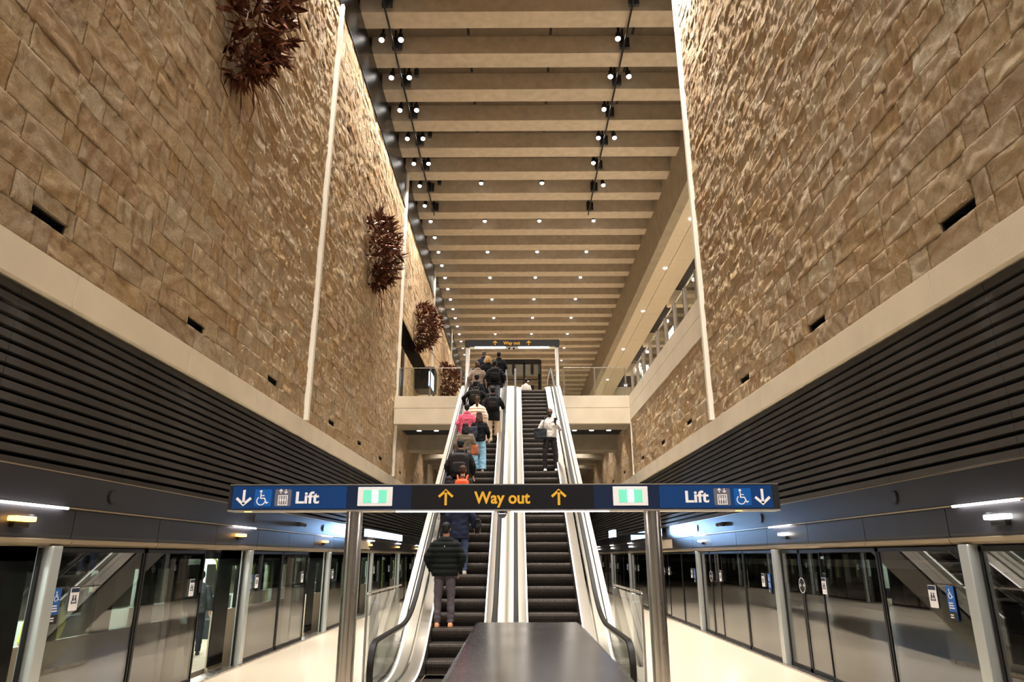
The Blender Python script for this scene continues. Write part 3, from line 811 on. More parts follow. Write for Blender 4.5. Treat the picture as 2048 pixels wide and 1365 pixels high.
# bright information screens; the left panel is added for a glow reflected on the header
for s, X, a, b, nm in ((-1, 4.98, 24.6, 30.6, 'long information screen above the right doors'), (-1, 3.55, 25.6, 26.9, 'short information screen beside the escalator on the right'), (1, -5.14, 24.4, 32, 'long one added for the glow reflected on the left header')):
    t = empty('screen_or_glow_panel', (X, (a+b)/2, 2.45), 'glowing blue-white panel, %s' % nm, 'screen')
    m = MB(); m.box(X-.05, X+.05, a, b, 2.62, 2.92); bevel(m.build('case', M['black_metal'], t), .01)
    m = MB(); m.box(X+s*.052, X+s*.058, a+.03, b-.03, 2.645, 2.895); m.box(X-.045, X+.045, a-.008, a-.002, 2.645, 2.895); m.build('display', M['screen_blue'], t)
    for q in (a+.2, b-.2):
        m = MB(); m.box(X, (DL+.04) if X < 0 else (DR-.04), q-.02, q+.02, 2.74, 2.80); m.build('wall_arm', M['black_metal'], t)
    area('screen_glow', (X+s*.35, a-.1, 2.85), (X-s*1.6, a-9, 3.7), 3.2, .5, .3, (.35, .6, 1), 44)  # added blue spill, tints the header and battens

# ------------------------------------------------------------------ train at the left platform
tr = empty('metro_train', (-7, 27, 0), 'stationary metro train with lit interior behind the left screen doors', 'train')
TX = -5.78
m = MB(); doors = [PY0+PM*k+4.13+.95 for k in range(-1, 8)]
ys = -4
body = MB(); band = MB()
for dy in doors:
    a, b = dy-.72, dy+.72
    body.box(TX-.06, TX, ys, a, -.2, 1.0); band.box(TX-.05, TX+.004, ys, a, 1.82, 2.12)
    # windows between ys..a
    w = (a-ys); n = max(1, int(w/1.0))
    for i in range(n):
        wa = ys+w*i/n; wb = ys+w*(i+1)/n
        band.box(TX-.05, TX+.004, wa, wa+.2, 1.0, 1.82); band.box(TX-.05, TX+.004, wb-.2, wb, 1.0, 1.82)
    ys = b
body.box(TX-.06, TX, -4, 58, 2.12, 2.5); band.box(TX-.05, TX+.004, -4, 58, 1.96, 2.12)
body.build('body_side', M['train_white'], tr); band.build('window_band', M['train_dark'], tr)
g = MB(); ys = -4
for dy in doors: g.box(TX-.03, TX-.02, ys, dy-.72, 1.0, 1.82); ys = dy+.72
g.build('window_glass', M['glass_clear'], tr)
for i, dy in enumerate(doors):
    for a, b in ((dy-1.35, dy-.70), (dy+.62, dy+1.3)):
        m = MB(); m.box(TX+.006, TX+.03, a, b, .02, 1.96); bevel(m.build('door', M['train_dark'] if a > dy else M['train_white'], tr), .01)
m = MB(); m.box(-8.3, TX-.06, -4, 58, -.1, 0); m.build('cabin_floor', M['concrete_grey'], tr)
m = MB(); m.box(-8.3, TX-.06, -4, 58, 2.2, 2.3); m.box(-8.36, -8.3, -4, 58, 0, 2.3); m.build('cabin_lining', M['train_in'], tr)
m = MB()
for y in np.arange(-3, 57, 1.6): m.box(-8.29, -8.27, y, y+1.1, 1.0, 1.8)
m.build('far_windows', M['train_dark'], tr)
m = MB()
for y in np.arange(0, 57, 3.07): m.box(-8.3, -7.8, y+.4, y+2.5, 0, .45); m.box(-8.3, -8.15, y+.4, y+2.5, .45, .95)
m.build('seats', M['seat_dark'], tr)
m = MB()
for y in np.arange(0.5, 50, 1.02):
    if min(abs(y-d) for d in doors) > .6:
        m = MB(); m.path([(-6.1, y, 0), (-6.1, y, 1.4), (-6.12, y+.06, 1.7), (-6.25, y+.25, 1.92), (-6.6, y+.4, 2.15)], .018); m.build('grab_pole', M['pole_lime'], tr, smooth=True)
m = MB(); m.box(-7.3, -7.1, -4, 58, 2.17, 2.2); m.build('cabin_light', M['lamp_soft'], tr)
# ------------------------------------------------------------------ escalators
def rail_path(off=1.0, ext=0.0):
    """(y, z) centre line of the handrail, bottom newel to top newel"""
    zf = off-.05; zt = ZF+off-.05
    p = []
    r = .34
    for a in range(250, 89, -16):       # bottom newel, front is the nearest point
        p.append((9.75+r*math.cos(R(a)), zf-r+r*math.sin(R(a))))
    p.append((9.75, zf)); p.append((11.6, zf))
    ya = Y0+(zf-off)/T30                # where flat meets slope
    for i in range(9):
        t = i/8; q0 = Vector((ya-.95, zf)); q1 = Vector((ya, zf)); q2 = Vector((ya+.82, zf+.82*T30))
        v = q0*(1-t)**2+q1*2*t*(1-t)+q2*t*t; p.append((v.x, v.y))
    yb = Y0+(zt-off)/T30
    for i in range(9):
        t = i/8; q0 = Vector((yb-.82, zt-.82*T30)); q1 = Vector((yb, zt)); q2 = Vector((yb+.95, zt))
        v = q0*(1-t)**2+q1*2*t*(1-t)+q2*t*t; p.append((v.x, v.y))
    p.append((30.2, zt))
    for a in range(80, -71, -16): p.append((30.2+r*math.cos(R(a)), zt-r+r*math.sin(R(a))))
    return p
def deck_path(off, y_start=9.9, y_end=30.4):
    zf = off; zt = ZF+off
    p = [(y_start, zf), (11.8, zf)]
    ya = Y0-.12
    for i in range(7):
        t = i/6; q0 = Vector((ya-.8, zf)); q1 = Vector((ya, zf)); q2 = Vector((ya+.7, zf+.7*T30))
        v = q0*(1-t)**2+q1*2*t*(1-t)+q2*t*t; p.append((v.x, v.y))
    yb = ya+ZF/T30
    for i in range(7):
        t = i/6; q0 = Vector((yb-.7, zt-.7*T30)); q1 = Vector((yb, zt)); q2 = Vector((yb+.8, zt))
        v = q0*(1-t)**2+q1*2*t*(1-t)+q2*t*t; p.append((v.x, v.y))
    p.append((y_end, zt))
    return p
def sweep(mb, path, prof):
    """sweep a closed (x, n) profile along a (y, z) path; n along the path normal"""
    rings = []
    for i, (y, z) in enumerate(path):
        a = path[max(0, i-1)]; b = path[min(len(path)-1, i+1)]
        t = Vector((b[0]-a[0], b[1]-a[1])).normalized(); n = Vector((-t.y, t.x))
        rings.append([(x, y+n.x*q, z+n.y*q) for x, q in prof])
    return mb.loft(rings)
def rbox(x0, x1, n0, n1): return [(x0, n0), (x1, n0), (x1, n1), (x0, n1)]

def escalator(xc, label, outer):
    t = empty('escalator', (xc, 9.4, 0), label, 'escalator')
    # steps, every one its own part
    first = None
    prof = [(0, 0), (.40, 0), (.40, -.05), (.05, -.06), (.07, -.20), (.10, -.26), (.085, -.27), (.045, -.215), (.004, -.16), (-.026, -.10), (-.030, -.05), (-.014, -.012)]
    for k in range(0, 38):
        y = 12.9+.4*k; z = .2309*k
        if k == 37: z = .2309*37
        if first is None:
            m = MB(); m.prism(prof, -.495, .495, 'x')
            me = m.mesh('step'); me.materials.append(M['step_metal'])
            first = me
        o = bpy.data.objects.new('step', first); C.objects.link(o); o.parent = t; o.location = (0, y-9.4, z)
    m = MB(); m.box(xc-.495, xc+.495, 11.9, 12.9, -.05, 0.002); m.box(xc-.495, xc+.495, 28.1, 29.2, ZF-.05, ZF+.004); m.build('flat_steps', M['step_metal'], t)
    m = MB(); m.box(xc-.62, xc+.62, 9.9, 11.9, -.03, .012); m.box(xc-.62, xc+.62, 29.2, 31, ZF-.03, ZF+.014); m.build('landing_plate', M['steel_bright'], t)
    m = MB(); m.box(xc-.5, xc+.5, 11.72, 11.9, .012, .03); m.build('comb_plate', M['yellow'], t)
    for s in (-1, 1):
        isout = (s == outer)
        dp = deck_path(.10)
        m = MB(); sweep(m, dp, rbox(xc+s*.502, xc+s*.512, -.34, .02)); sk = m.build('skirt_panel', M['steel'], t, smooth=True)
        m = MB(); sweep(m, dp[1:], rbox(xc+s*.503, xc+s*.528, .02, .032)); m.build('skirt_light', M['led'], sk, smooth=True)
        m = MB(); sweep(m, dp, [(xc+s*.512, -.04), (xc+s*.512, .02), (xc+s*.56, .045), (xc+s*.70, .075), (xc+s*.70, -.04)]); m.build('inner_deck', M['deck'], t, smooth=True)
        # glass balustrade between deck and handrail
        rp = rail_path(1.0)
        inner = [(y, z) for (y, z) in rp]
        dk = deck_path(.16, 9.62, 30.35)
        cen = MB()
        top = []
        for i, (y, z) in enumerate(inner):
            a = inner[max(0, i-1)]; b = inner[min(len(inner)-1, i+1)]
            tt = Vector((b[0]-a[0], b[1]-a[1])).normalized(); top.append((y+tt.y*.035, z-tt.x*.035))
        poly = top+[q for q in reversed(dk)]
        cen.prism(poly, xc+s*.725, xc+s*.737, 'x'); cen.build('glass_balustrade', M['glass_clear'], t)
        m = MB(); x = xc+s*.731
        sweep(m, rp, [(x-.042, -.012), (x-.034, -.022), (x+.034, -.022), (x+.042, -.012), (x+.042, .004), (x+.032, .018), (x-.032, .018), (x-.042, .004)])
        hr = m.build('handrail', M['rubber'], t, smooth=True)
        m = MB(); sweep(m, rp, rbox(x-.024, x+.024, -.05, -.024)); o = m.build('handrail_guide', M['steel_bright'], hr, smooth=True)
        if isout:
            do = deck_path(.2, 9.95)
            m = MB(); sweep(m, do, rbox(xc+s*.745, xc+s*.86, -.05, .0)); m.build('outer_deck', M['deck'], t, smooth=True)
            m = MB(); sweep(m, do, rbox(xc+s*.865, xc+s*.965, -.05, -.01)); sweep(m, do, rbox(xc+s*.985, xc+s*1.10, -.05, .012)); m.build('outer_deck_ledge', M['deck'], t, smooth=True)
            m = MB(); sweep(m, do, rbox(xc+s*.86, xc+s*.99, -.06, -.05)); m.build('shadow_joint', M['black'], t, smooth=True)
            # side cladding down to the underside of the truss
            up = do; lo = [(y, max(0.0 if y < 14.5 else -9, z-1.25)) for y, z in do]
            lo = [(y, max(0.0, z-1.25)) for y, z in do]
            m = MB(); m.prism(up+lo[::-1], xc+s*1.07, xc+s*1.10, 'x'); m.build('side_cladding', M['deck'], t)
        m = MB(); und = deck_path(-.35, 12.5, 30.0); m.prism(und+[(y, max(-.02, z-.7)) for y, z in und][::-1], xc-.66, xc+.66, 'x')
        if s == 1: m.build('truss', M['black_metal'], t)
    return t
escalator(-1.10, 'left escalator, crowded with people riding up', -1)
escalator(0.73, 'right escalator, nearly empty with one person riding down', 1)
# pale deck between the two escalators
m = MB(); sweep(m, deck_path(.2, 9.95), rbox(-.345, -.025, -.08, .0))
m.build('escalator_centre_deck', M['centre_deck'], smooth=True, label='long pale smooth deck between the two escalators', cat='escalator deck')

# ------------------------------------------------------------------ glass screens beside the escalator feet
for s, x, nm in ((-1, -2.32, 'left'), (1, 1.96, 'right')):
    t = empty('glass_barrier', (x, 12.6, 0), 'glass barrier with steel top rail on the %s side of the escalator foot' % nm, 'barrier')
    m = MB(); m.box(x-.006, x+.006, 11.45, 14.6, .08, 1.40); m.build('glass_panel', M['glass_clear'], t)
    m = MB(); m.path([(x, 11.42, 0), (x, 11.42, 1.43), (x, 11.45, 1.45), (x, 14.7, 1.45)], .018, 10); m.build('steel_frame', M['steel'], t, smooth=True)
    m = MB(); m.box(x-.02, x+.02, 11.42, 14.6, .02, .08); m.build('base_channel', M['steel'], t)
    m = MB(); m.box(x+s*.05, x+s*.14, 12.4, 12.75, .25, 1.25); bevel(m.build('black_cabinet', M['black_gloss'], label='black control cabinet behind the %s glass barrier' % nm, cat='cabinet'), .01)

# ------------------------------------------------------------------ foreground parapet
pp = empty('parapet', (.1, 3.4, 0), 'dark polished metal parapet top right in front of the camera', 'parapet')
m = MB(); m.prism([(-.34, 1.44), (-.315, 1.5), (.48, 1.5), (.53, 1.465), (.54, 1.4), (.54, 1.36), (-.34, 1.36)], 1.0, 5.87, 'y')
bevel(m.build('capping', M['parapet'], pp), .02, 3)
m = MB(); m.box(-.28, .48, 1.05, 5.80, 0, 1.36); m.build('parapet_body', M['black_metal'], pp)

# ------------------------------------------------------------------ big wayfinding sign on two steel columns
SY = 9.3
sg = empty('wayfinding_sign', (-.16, SY+.1, 0), 'wide dark blue overhead sign reading Way out and Lift, on two steel columns', 'sign')
SX0, SX1 = -3.80, 3.48
m = MB(); m.box(SX0, SX1, SY, SY+.24, 2.585, 2.905); bevel(m.build('sign_box', M['navy'], sg), .006)
m = MB(); m.box(SX0, SX1, SY-.006, SY+.25, 2.905, 2.918); m.box(SX0, SX1, SY-.006, SY+.25, 2.566, 2.585); m.build('metal_trim', M['steel_bright'], sg)
for a, b in ((-3.9+.1, -3.765), (3.40, 3.48)):
    m = MB(); m.box(a-.004, b, SY-.004, SY+.245, 2.585, 2.905); m.build('end_cap', M['black'], sg)
for a, b in ((-3.75, -2.24), (1.90, 3.39)):
    m = MB(); m.box(a, b, SY-.008, SY, 2.60, 2.893); m.build('blue_face', M['navy_panel'], sg)
m = MB(); m.box(-1.38, 1.03, SY-.008, SY, 2.60, 2.893); m.build('black_face', M['sign_black'], sg)
F0, F1 = SY-.0125, SY-.0085
def lettering(s, x0, x1, z0, z1, col, parent, y=F1, nm='lettering', bold=.026):
    link_mesh(nm, text_mesh(s, x0, x1, z0, z1, y=y, bold=bold), M[col], parent)
lettering('Way out', -.55, .19, 2.665, 2.822, 'yellow', sg)
lettering('Lift', -2.91, -2.60, 2.672, 2.825, 'sign_white', sg)
lettering('Lift', 2.24, 2.55, 2.675, 2.826, 'sign_white', sg)
for cx in (-.925, .57):
    m = MB(); arrow(m, cx, 2.64, 2.85, .185, .032, F0, F1, True); m.build('arrow', M['yellow'], sg)
for cx in (-3.60, 3.255):
    m = MB(); arrow(m, cx, 2.635, 2.845, .19, .034, F0, F1, False); m.build('arrow', M['sign_white'], sg)
for cx in (-3.345, 2.995):
    m = MB(); m.prism(rrect(cx-.112, cx+.112, 2.632, 2.852, .018), SY-.0115, SY-.0085, 'y'); o = m.build('accessibility_symbol', M['icon_blue'], sg)
    m = MB(); wheelchair(m, cx-.01, 2.742, .23, SY-.015, SY-.012); m.build('figure', M['sign_white'], o)
for cx in (-3.08, 2.725):
    m = MB(); m.prism(rrect(cx-.108, cx+.108, 2.632, 2.852, .018), SY-.0115, SY-.0085, 'y'); o = m.build('lift_symbol', M['icon_grey'], sg)
    m = MB(); lift_icon(m, cx, 2.745, .24, SY-.015, SY-.012); m.build('figure', M['sign_white'], o)
for cx in (-1.86, 1.515):
    m = MB(); m.box(cx-.23, cx+.23, SY-.022, SY, 2.632, 2.878); o = bevel(m.build('exit_light', M['sign_white'], sg), .005)
    m = MB(); m.box(cx-.155, cx+.155, SY-.026, SY-.022, 2.672, 2.838); m.build('green_panel', M['exit_green'], o)
    m = MB(); m.prism(rrect(cx-.045, cx+.045, 2.672, 2.838, .02), SY-.029, SY-.026, 'y'); m.build('white_glow_panel', M['exit_white'], o)
for a, b in ((-1.58, -.29), (-.06, 1.23)):
    m = MB(); m.box(a, b, SY+.01, SY+.06, 2.556, 2.566); m.build('strip_light', M['strip'], sg)
for cx in (-3.38, 3.1):
    m = MB(); m.box(cx-.2, cx-.12, SY+.01, SY+.05, 2.560, 2.566); m.build('small_amber_light', M['amber'], sg)
for cx in (-2.145, 1.81):
    m = MB(); m.tube((cx, SY+.12, 0), (cx, SY+.12, 2.566), .108, n=40); o = m.build('steel_column', M['steel'], sg, smooth=True)
    m = MB(); m.tube((cx, SY+.12, 0), (cx, SY+.12, .03), .15, n=40); m.build('base_collar', M['steel_bright'], o, smooth=True)
t = empty('dome_camera', (-.18, SY+.1, 2.47), 'small black dome camera hanging under the middle of the Way out sign', 'camera')
m = MB(); m.tube((-.18, SY+.1, 2.54), (-.18, SY+.1, 2.566), .07, n=20); m.build('mount', M['black_metal'], t, smooth=True)
m = MB(); m.sphere((-.18, SY+.1, 2.535), .058, 16, 10); m.build('dome', M['black_gloss'], t, smooth='all')

# ------------------------------------------------------------------ portal with the second sign at the head of the escalators
pt = empty('portal_sign', (-.14, 29.9, ZF), 'black overhead portal reading Way out at the head of the escalators', 'sign')
m = MB(); m.prism(rrect(-2.28, 2.0, 11.03, 11.36, .06), 29.7, 30.1, 'y'); m.build('header_box', M['sign_black'], pt)
for a, b in ((-2.26, -2.06), (1.80, 1.98)):
    m = MB(); m.box(a, b, 29.76, 30.0, ZF, 11.03); bevel(m.build('column', M['steel'], pt), .03, 3)
for a, b in ((-1.82, -.45), (.15, 1.52)):
    m = MB(); m.box(a, b, 29.70, 29.80, 10.985, 11.03); m.build('strip_light', M['strip'], pt)
m = MB(); m.box(-2.06, 1.8, 29.72, 30.0, 11.0, 11.03); m.build('underside_trim', M['steel_bright'], pt)
lettering('Way out', -.54, .22, 11.13, 11.29, 'yellow_lit', pt, y=29.697, bold=.012)
for cx in (-.91, .61):
    m = MB(); arrow(m, cx, 11.10, 11.31, .19, .032, 29.69, 29.697, True); m.build('arrow', M['yellow_lit'], pt)
for cx in (-.27, -.06):
    t = MB(); t.sphere((cx, 29.78, 10.97), .06, 14, 8, (1, 1, 1)); t.tube((cx, 29.78, 10.97), (cx, 29.78, 10.99), .07, n=14)
    t.build('dome_camera', M['black_gloss'], label='black dome camera under the upper portal, %s of the pair' % ('left' if cx < -.1 else 'right'), cat='camera', smooth=True)

# ------------------------------------------------------------------ glass railings
def railing(label, p0, p1, n, z0, h=1.4, toprail=.02):
    t = empty('glass_railing', tuple((Vector(p0)+Vector(p1))/2), label, 'railing')
    p0 = Vector(p0); p1 = Vector(p1); d = (p1-p0)
    along_x = abs(d.x) > abs(d.y)
    for i in range(n+1):
        c = p0+d*(i/n)
        m = MB()
        if along_x: m.box(c.x-.03, c.x+.03, c.y-.03, c.y+.06, z0, z0+h-.02)
        else: m.box(c.x-.06, c.x+.06, c.y-.05, c.y+.05, z0, z0+h-.02)
        bevel(m.build('post', M['post_brown'], t), .006)
        if i < n:
            e = p0+d*((i+1)/n); m = MB()
            if along_x: m.box(c.x+.05, e.x-.05, c.y-.006, c.y+.006, z0+.03, z0+h-.02)
            else: m.box(c.x-.006, c.x+.006, c.y+.07, e.y-.07, z0+.03, z0+h-.02)
            m.build('glass_panel', M['glass_clear'], t)
    m = MB()
    if along_x: m.box(p0.x, p1.x, p0.y-.025, p0.y+.025, z0+h-.025, z0+h)
    else: m.box(p0.x-.02, p0.x+.02, p0.y, p1.y, z0+h-.03, z0+h)
    m.build('top_rail', M['steel'], t)
railing('glass railing with steel posts on the footbridge left of the escalators', (-5.15, YB+.02, ZF+.08), (-2.42, YB+.02, ZF+.08), 2, ZF+.08, 1.33)
railing('glass railing with steel posts on the footbridge right of the escalators', (2.15, YB+.02, ZF+.08), (4.9, YB+.02, ZF+.08), 2, ZF+.08, 1.33)
railing('long glass railing with brown posts along the right upper concourse', (XR+.12, 18.2, ZF+.08), (XR+.12, 29.5, ZF+.08), 8, ZF+.08, 1.1)

# ------------------------------------------------------------------ glass lift lobby on the upper floor
t = empty('glass_lift', (0, 37.5, ZF), 'dark framed glass lift box standing on the upper floor behind the escalators', 'lift')
LX0, LX1, LY0, LY1, LZ = -1.35, 1.42, 36, 38.4, 12.22
m = MB(); m.prism(rrect(LX0, LX1, LZ-.28, LZ, .12), LY0, LY1, 'y'); m.build('roof_frame', M['black_gloss'], t)
for x in (LX0+.02, .42, LX1-.10):
    m = MB(); m.box(x, x+(.09 if x != .42 else .12), LY0, LY0+.1, ZF, LZ-.2); m.build('frame_post', M['black_metal'], t)
for x in (LX0+.02, LX1-.10):
    m = MB(); m.box(x, x+.08, LY1-.1, LY1, ZF, LZ-.2); m.build('frame_post', M['black_metal'], t)
m = MB(); m.box(LX0+.1, LX1-.1, LY0+.04, LY0+.055, ZF, LZ-.2); m.box(LX1-.06, LX1-.045, LY0+.1, LY1-.1, ZF, LZ-.2); m.box(LX0+.04, LX0+.055, LY0+.1, LY1-.1, ZF, LZ-.2); m.build('glass_wall', M['glass_lift'], t)
m = MB(); m.box(LX0+.1, LX1-.1, LY0+.02, LY0+.06, 11.05, 11.12); m.box(LX0+.1, LX1-.1, LY0+.02, LY0+.06, 10.1, 10.16); m.build('transom', M['black_metal'], t)
for x in (-.1, 1.0):
    m = MB(); m.box(x-.09, x+.09, LY1+1, LY1+1.2, ZF, 11.6); m.build('totem', M['black_metal'], label='dark slim totem seen through the glass lift, %s one' % ('left' if x < 0 else 'right'), cat='totem')

# ------------------------------------------------------------------ left wall : louvres, doorway, television
t = empty('louvre_band', (XL, 37, 11.4), 'long dark louvre band recessed high in the left sandstone wall', 'louvre')
m = MB(); m.box(XL-.235, XL-.19, 30.35, 44.5, 11.42, 12.78); m.build('back_panel', M['black'], t)
for i in range(11):
    m = MB(); z = 11.46+.12*i; m.prism([(XL-.17, z+.06), (XL-.155, z+.07), (XL-.02, z+.015), (XL-.02, z)], 30.36, 44.49, 'y'); m.build('louvre_blade', M['fascia'], t)
m = MB(); m.box(XL+.03, XL+.06, 30.9, 31.6, ZF+.02, 11.35); m.build('dark_doorway_panel', M['black_metal'], label='tall narrow dark doorway on the left wall behind the bridge railing', cat='panel')  # flat dark sheet stands in for the darkness of a doorway opening
t = empty('hanging_screen', (-4.35, 34, 10.2), 'bright blue-lit screen hung beside the left wall above the footbridge', 'screen')
m = MB(); m.box(-4.42, -4.30, 33.9, 35.2, 10.2, 11.05); bevel(m.build('case', M['black'], t), .01)
m = MB(); m.box(-4.298, -4.29, 33.95, 35.15, 10.25, 11.0); m.box(-4.40, -4.31, 33.888, 33.895, 10.25, 11.0); m.build('display', M['screen_blue'], t)
m = MB(); m.box(-5.3, -4.3, 35.2, 36.6, 10.4, 11.6); m.build('dark_bulkhead', M['black_metal'], label='dark box bulkhead on the left wall behind the hanging screen', cat='bulkhead')
# lit posters and teal stand on the right concourse
for yy, xx, nm in ((33.5, 6.65, 'left'), (27.2, 6.7, 'right')):
    t = empty('poster_lightbox', (xx, yy, ZF), 'tall white lit poster box on the right upper concourse, %s of the two' % nm, 'lightbox')
    m = MB(); m.box(xx-.08, xx+.08, yy, yy+1.1, ZF, 11.3); bevel(m.build('case', M['black_metal'], t), .01)
    m = MB(); m.box(xx-.088, xx-.082, yy+.05, yy+1.05, 9.4, 11.2); m.box(xx-.06, xx+.06, yy-.008, yy-.002, 9.4, 11.2); m.build('poster_face', M['poster'], t)
mat('teal', rgb(30, 150, 148), .5)
m = MB(); m.prism(rrect(5.75, 6.25, ZF, 10.0, .2), 31.2, 31.3, 'y'); m.build('teal_board', M['teal'], label='teal freestanding board behind the railing corner on the right', cat='board')
# ------------------------------------------------------------------ rusted metal leaf clusters on the left wall
def leaf_cluster(label, yc, z0, z1, ry, rx, n, leaf, seed):
    rd = random.Random(seed)
    t = empty('leaf_sculpture', (XL, yc, (z0+z1)/2), label, 'sculpture', 'rusted metal leaf sculptures on the left wall')
    mL = MB(); mS = MB(); zc = (z0+z1)/2; rz = (z1-z0)/2
    # bent rods forming the armature
    for i in range(26):
        pts = []; a = rd.uniform(0, 2*PI); b = rd.uniform(-1, 1)
        p = Vector((XL+.1, yc+ry*.3*math.cos(a), zc+rz*b*.8))
        d = Vector((rd.uniform(.3, 1), rd.uniform(-1, 1), rd.uniform(-1, .6))).normalized()
        for k in range(6):
            pts.append(tuple(p)); d = (d+Vector((rd.uniform(-.5, .4), rd.uniform(-.6, .6), rd.uniform(-.6, .4)))).normalized()
            p = p+d*rx*.32
            p.x = max(XL+.06, min(XL+rx*1.2, p.x))
        mS.path(pts, .012, 5)
    for i in range(n):
        u = rd.uniform(-1, 1); a = rd.uniform(-PI/2, PI/2)
        r = math.sqrt(max(0, 1-u*u))*rd.uniform(.45, 1.05)
        c = Vector((XL+.12+rx*r*math.cos(a), yc+ry*r*math.sin(a)*(1-.35*(-u if u < 0 else 0)), zc+rz*u))
        out = Vector((math.cos(a)*r, math.sin(a)*r, u*.6+rd.uniform(-.3, .3))).normalized()
        k = rd.choice([1, 2, 3, 4, 5]); L = leaf*rd.uniform(.55, 1.25)
        for q in range(k):
            d = (out*rd.uniform(.3, 1)+Vector((rd.uniform(-1, 1), rd.uniform(-1, 1), rd.uniform(-1, 1)))*.8).normalized()
            sd = d.cross(Vector((rd.uniform(-1, 1), rd.uniform(-1, 1), rd.uniform(-1, 1)))).normalized(); up = d.cross(sd)
            w = L*rd.uniform(.09, .15); cu = rd.uniform(-.25, .25)*L; f = w*.45
            st = [(0, .15), (.2, .8), (.45, 1), (.72, .6), (1, 0.02)]
            L1 = []; Cn = []; R1 = []
            for s_, ww in st:
                cc = c+d*(L*s_)+up*(cu*s_*s_)
                Cn.append(cc-up*f*ww); L1.append(cc+sd*w*ww); R1.append(cc-sd*w*ww)
            vs = []; th = up*.004
            for j in range(5): vs += [L1[j], Cn[j], R1[j], L1[j]+th, Cn[j]+th, R1[j]+th]
            vs = [tuple((max(XL+.06, v.x), v.y, v.z)) for v in vs]
            fs = []
            for j in range(4):
                o_ = j*6
                fs += [(o_, o_+1, o_+7, o_+6), (o_+1, o_+2, o_+8, o_+7), (o_+3, o_+9, o_+10, o_+4), (o_+4, o_+10, o_+11, o_+5), (o_, o_+6, o_+9, o_+3), (o_+2, o_+5, o_+11, o_+8)]
            mL.add(vs, fs)
    mS.build('armature', M['rust'], t, smooth=True); mL.build('leaves', M['rust_bright'], t)
leaf_cluster('largest rusted metal leaf sculpture, at the top left on the nearest stone section', 10.75, 10.55, 14.1, 1.0, .95, 250, .40, 3)
leaf_cluster('rusted metal leaf sculpture in the middle of the second stone section', 23.3, 11.4, 14.2, 1.35, .95, 240, .38, 4)
leaf_cluster('rusted metal leaf sculpture on the third stone section above the louvres', 35.2, 12.6, 15.0, 1.5, 1.2, 260, .38, 5)
leaf_cluster('smallest rusted metal leaf sculpture, seen through the bridge railing', 47.4, 12.5, 15.0, 1.7, 1.4, 260, .42, 6)

# ------------------------------------------------------------------ people
CLO = {}
def cloth(nm, c, rough=.85, var=.12, metal=0):
    if nm not in M: mat(nm, rgb(*c), rough, metal, var=var, vscale=6, bump=.25, bscale=45, spec=.2)
    return M[nm]
for nm, c in {'skin_light': (206, 160, 132), 'skin_tan': (170, 120, 92), 'skin_dark': (84, 52, 38)}.items(): mat(nm, rgb(*c), .55)
for nm, c in {'hair_black': (20, 17, 16), 'hair_brown': (66, 42, 30), 'hair_grey': (110, 104, 98), 'hair_blond': (182, 146, 98)}.items(): mat(nm, rgb(*c), .5, var=.3, vscale=30, bump=.5, bscale=90, spec=.2)
mat('eye', rgb(30, 24, 20), .2)

def remeshed(mb, voxel, it=2, world=None):
    me = mb.mesh('tmp'); o = bpy.data.objects.new('tmp', me)
    r = o.modifiers.new('r', 'REMESH'); r.mode = 'VOXEL'; r.voxel_size = voxel; r.use_smooth_shade = True
    s = o.modifiers.new('s', 'SMOOTH'); s.factor = .5; s.iterations = it
    out = evaluated_mesh(o)
    bpy.data.objects.remove(o); bpy.data.meshes.remove(me)
    out.polygons.foreach_set('use_smooth', [True]*len(out.polygons))
    return out
def ell(cx, cy, z, rx, ry, n=20): return [(cx+rx*math.cos(2*PI*i/n), cy+ry*math.sin(2*PI*i/n), z) for i in range(n)]
def limb(mb, pts, rs, n=12):
    for i in range(len(pts)-1):
        mb.tube(pts[i], pts[i+1], rs[i], rs[i+1], n)
    for p, r in zip(pts, rs): mb.sphere(p, r*1.0, n, 8)

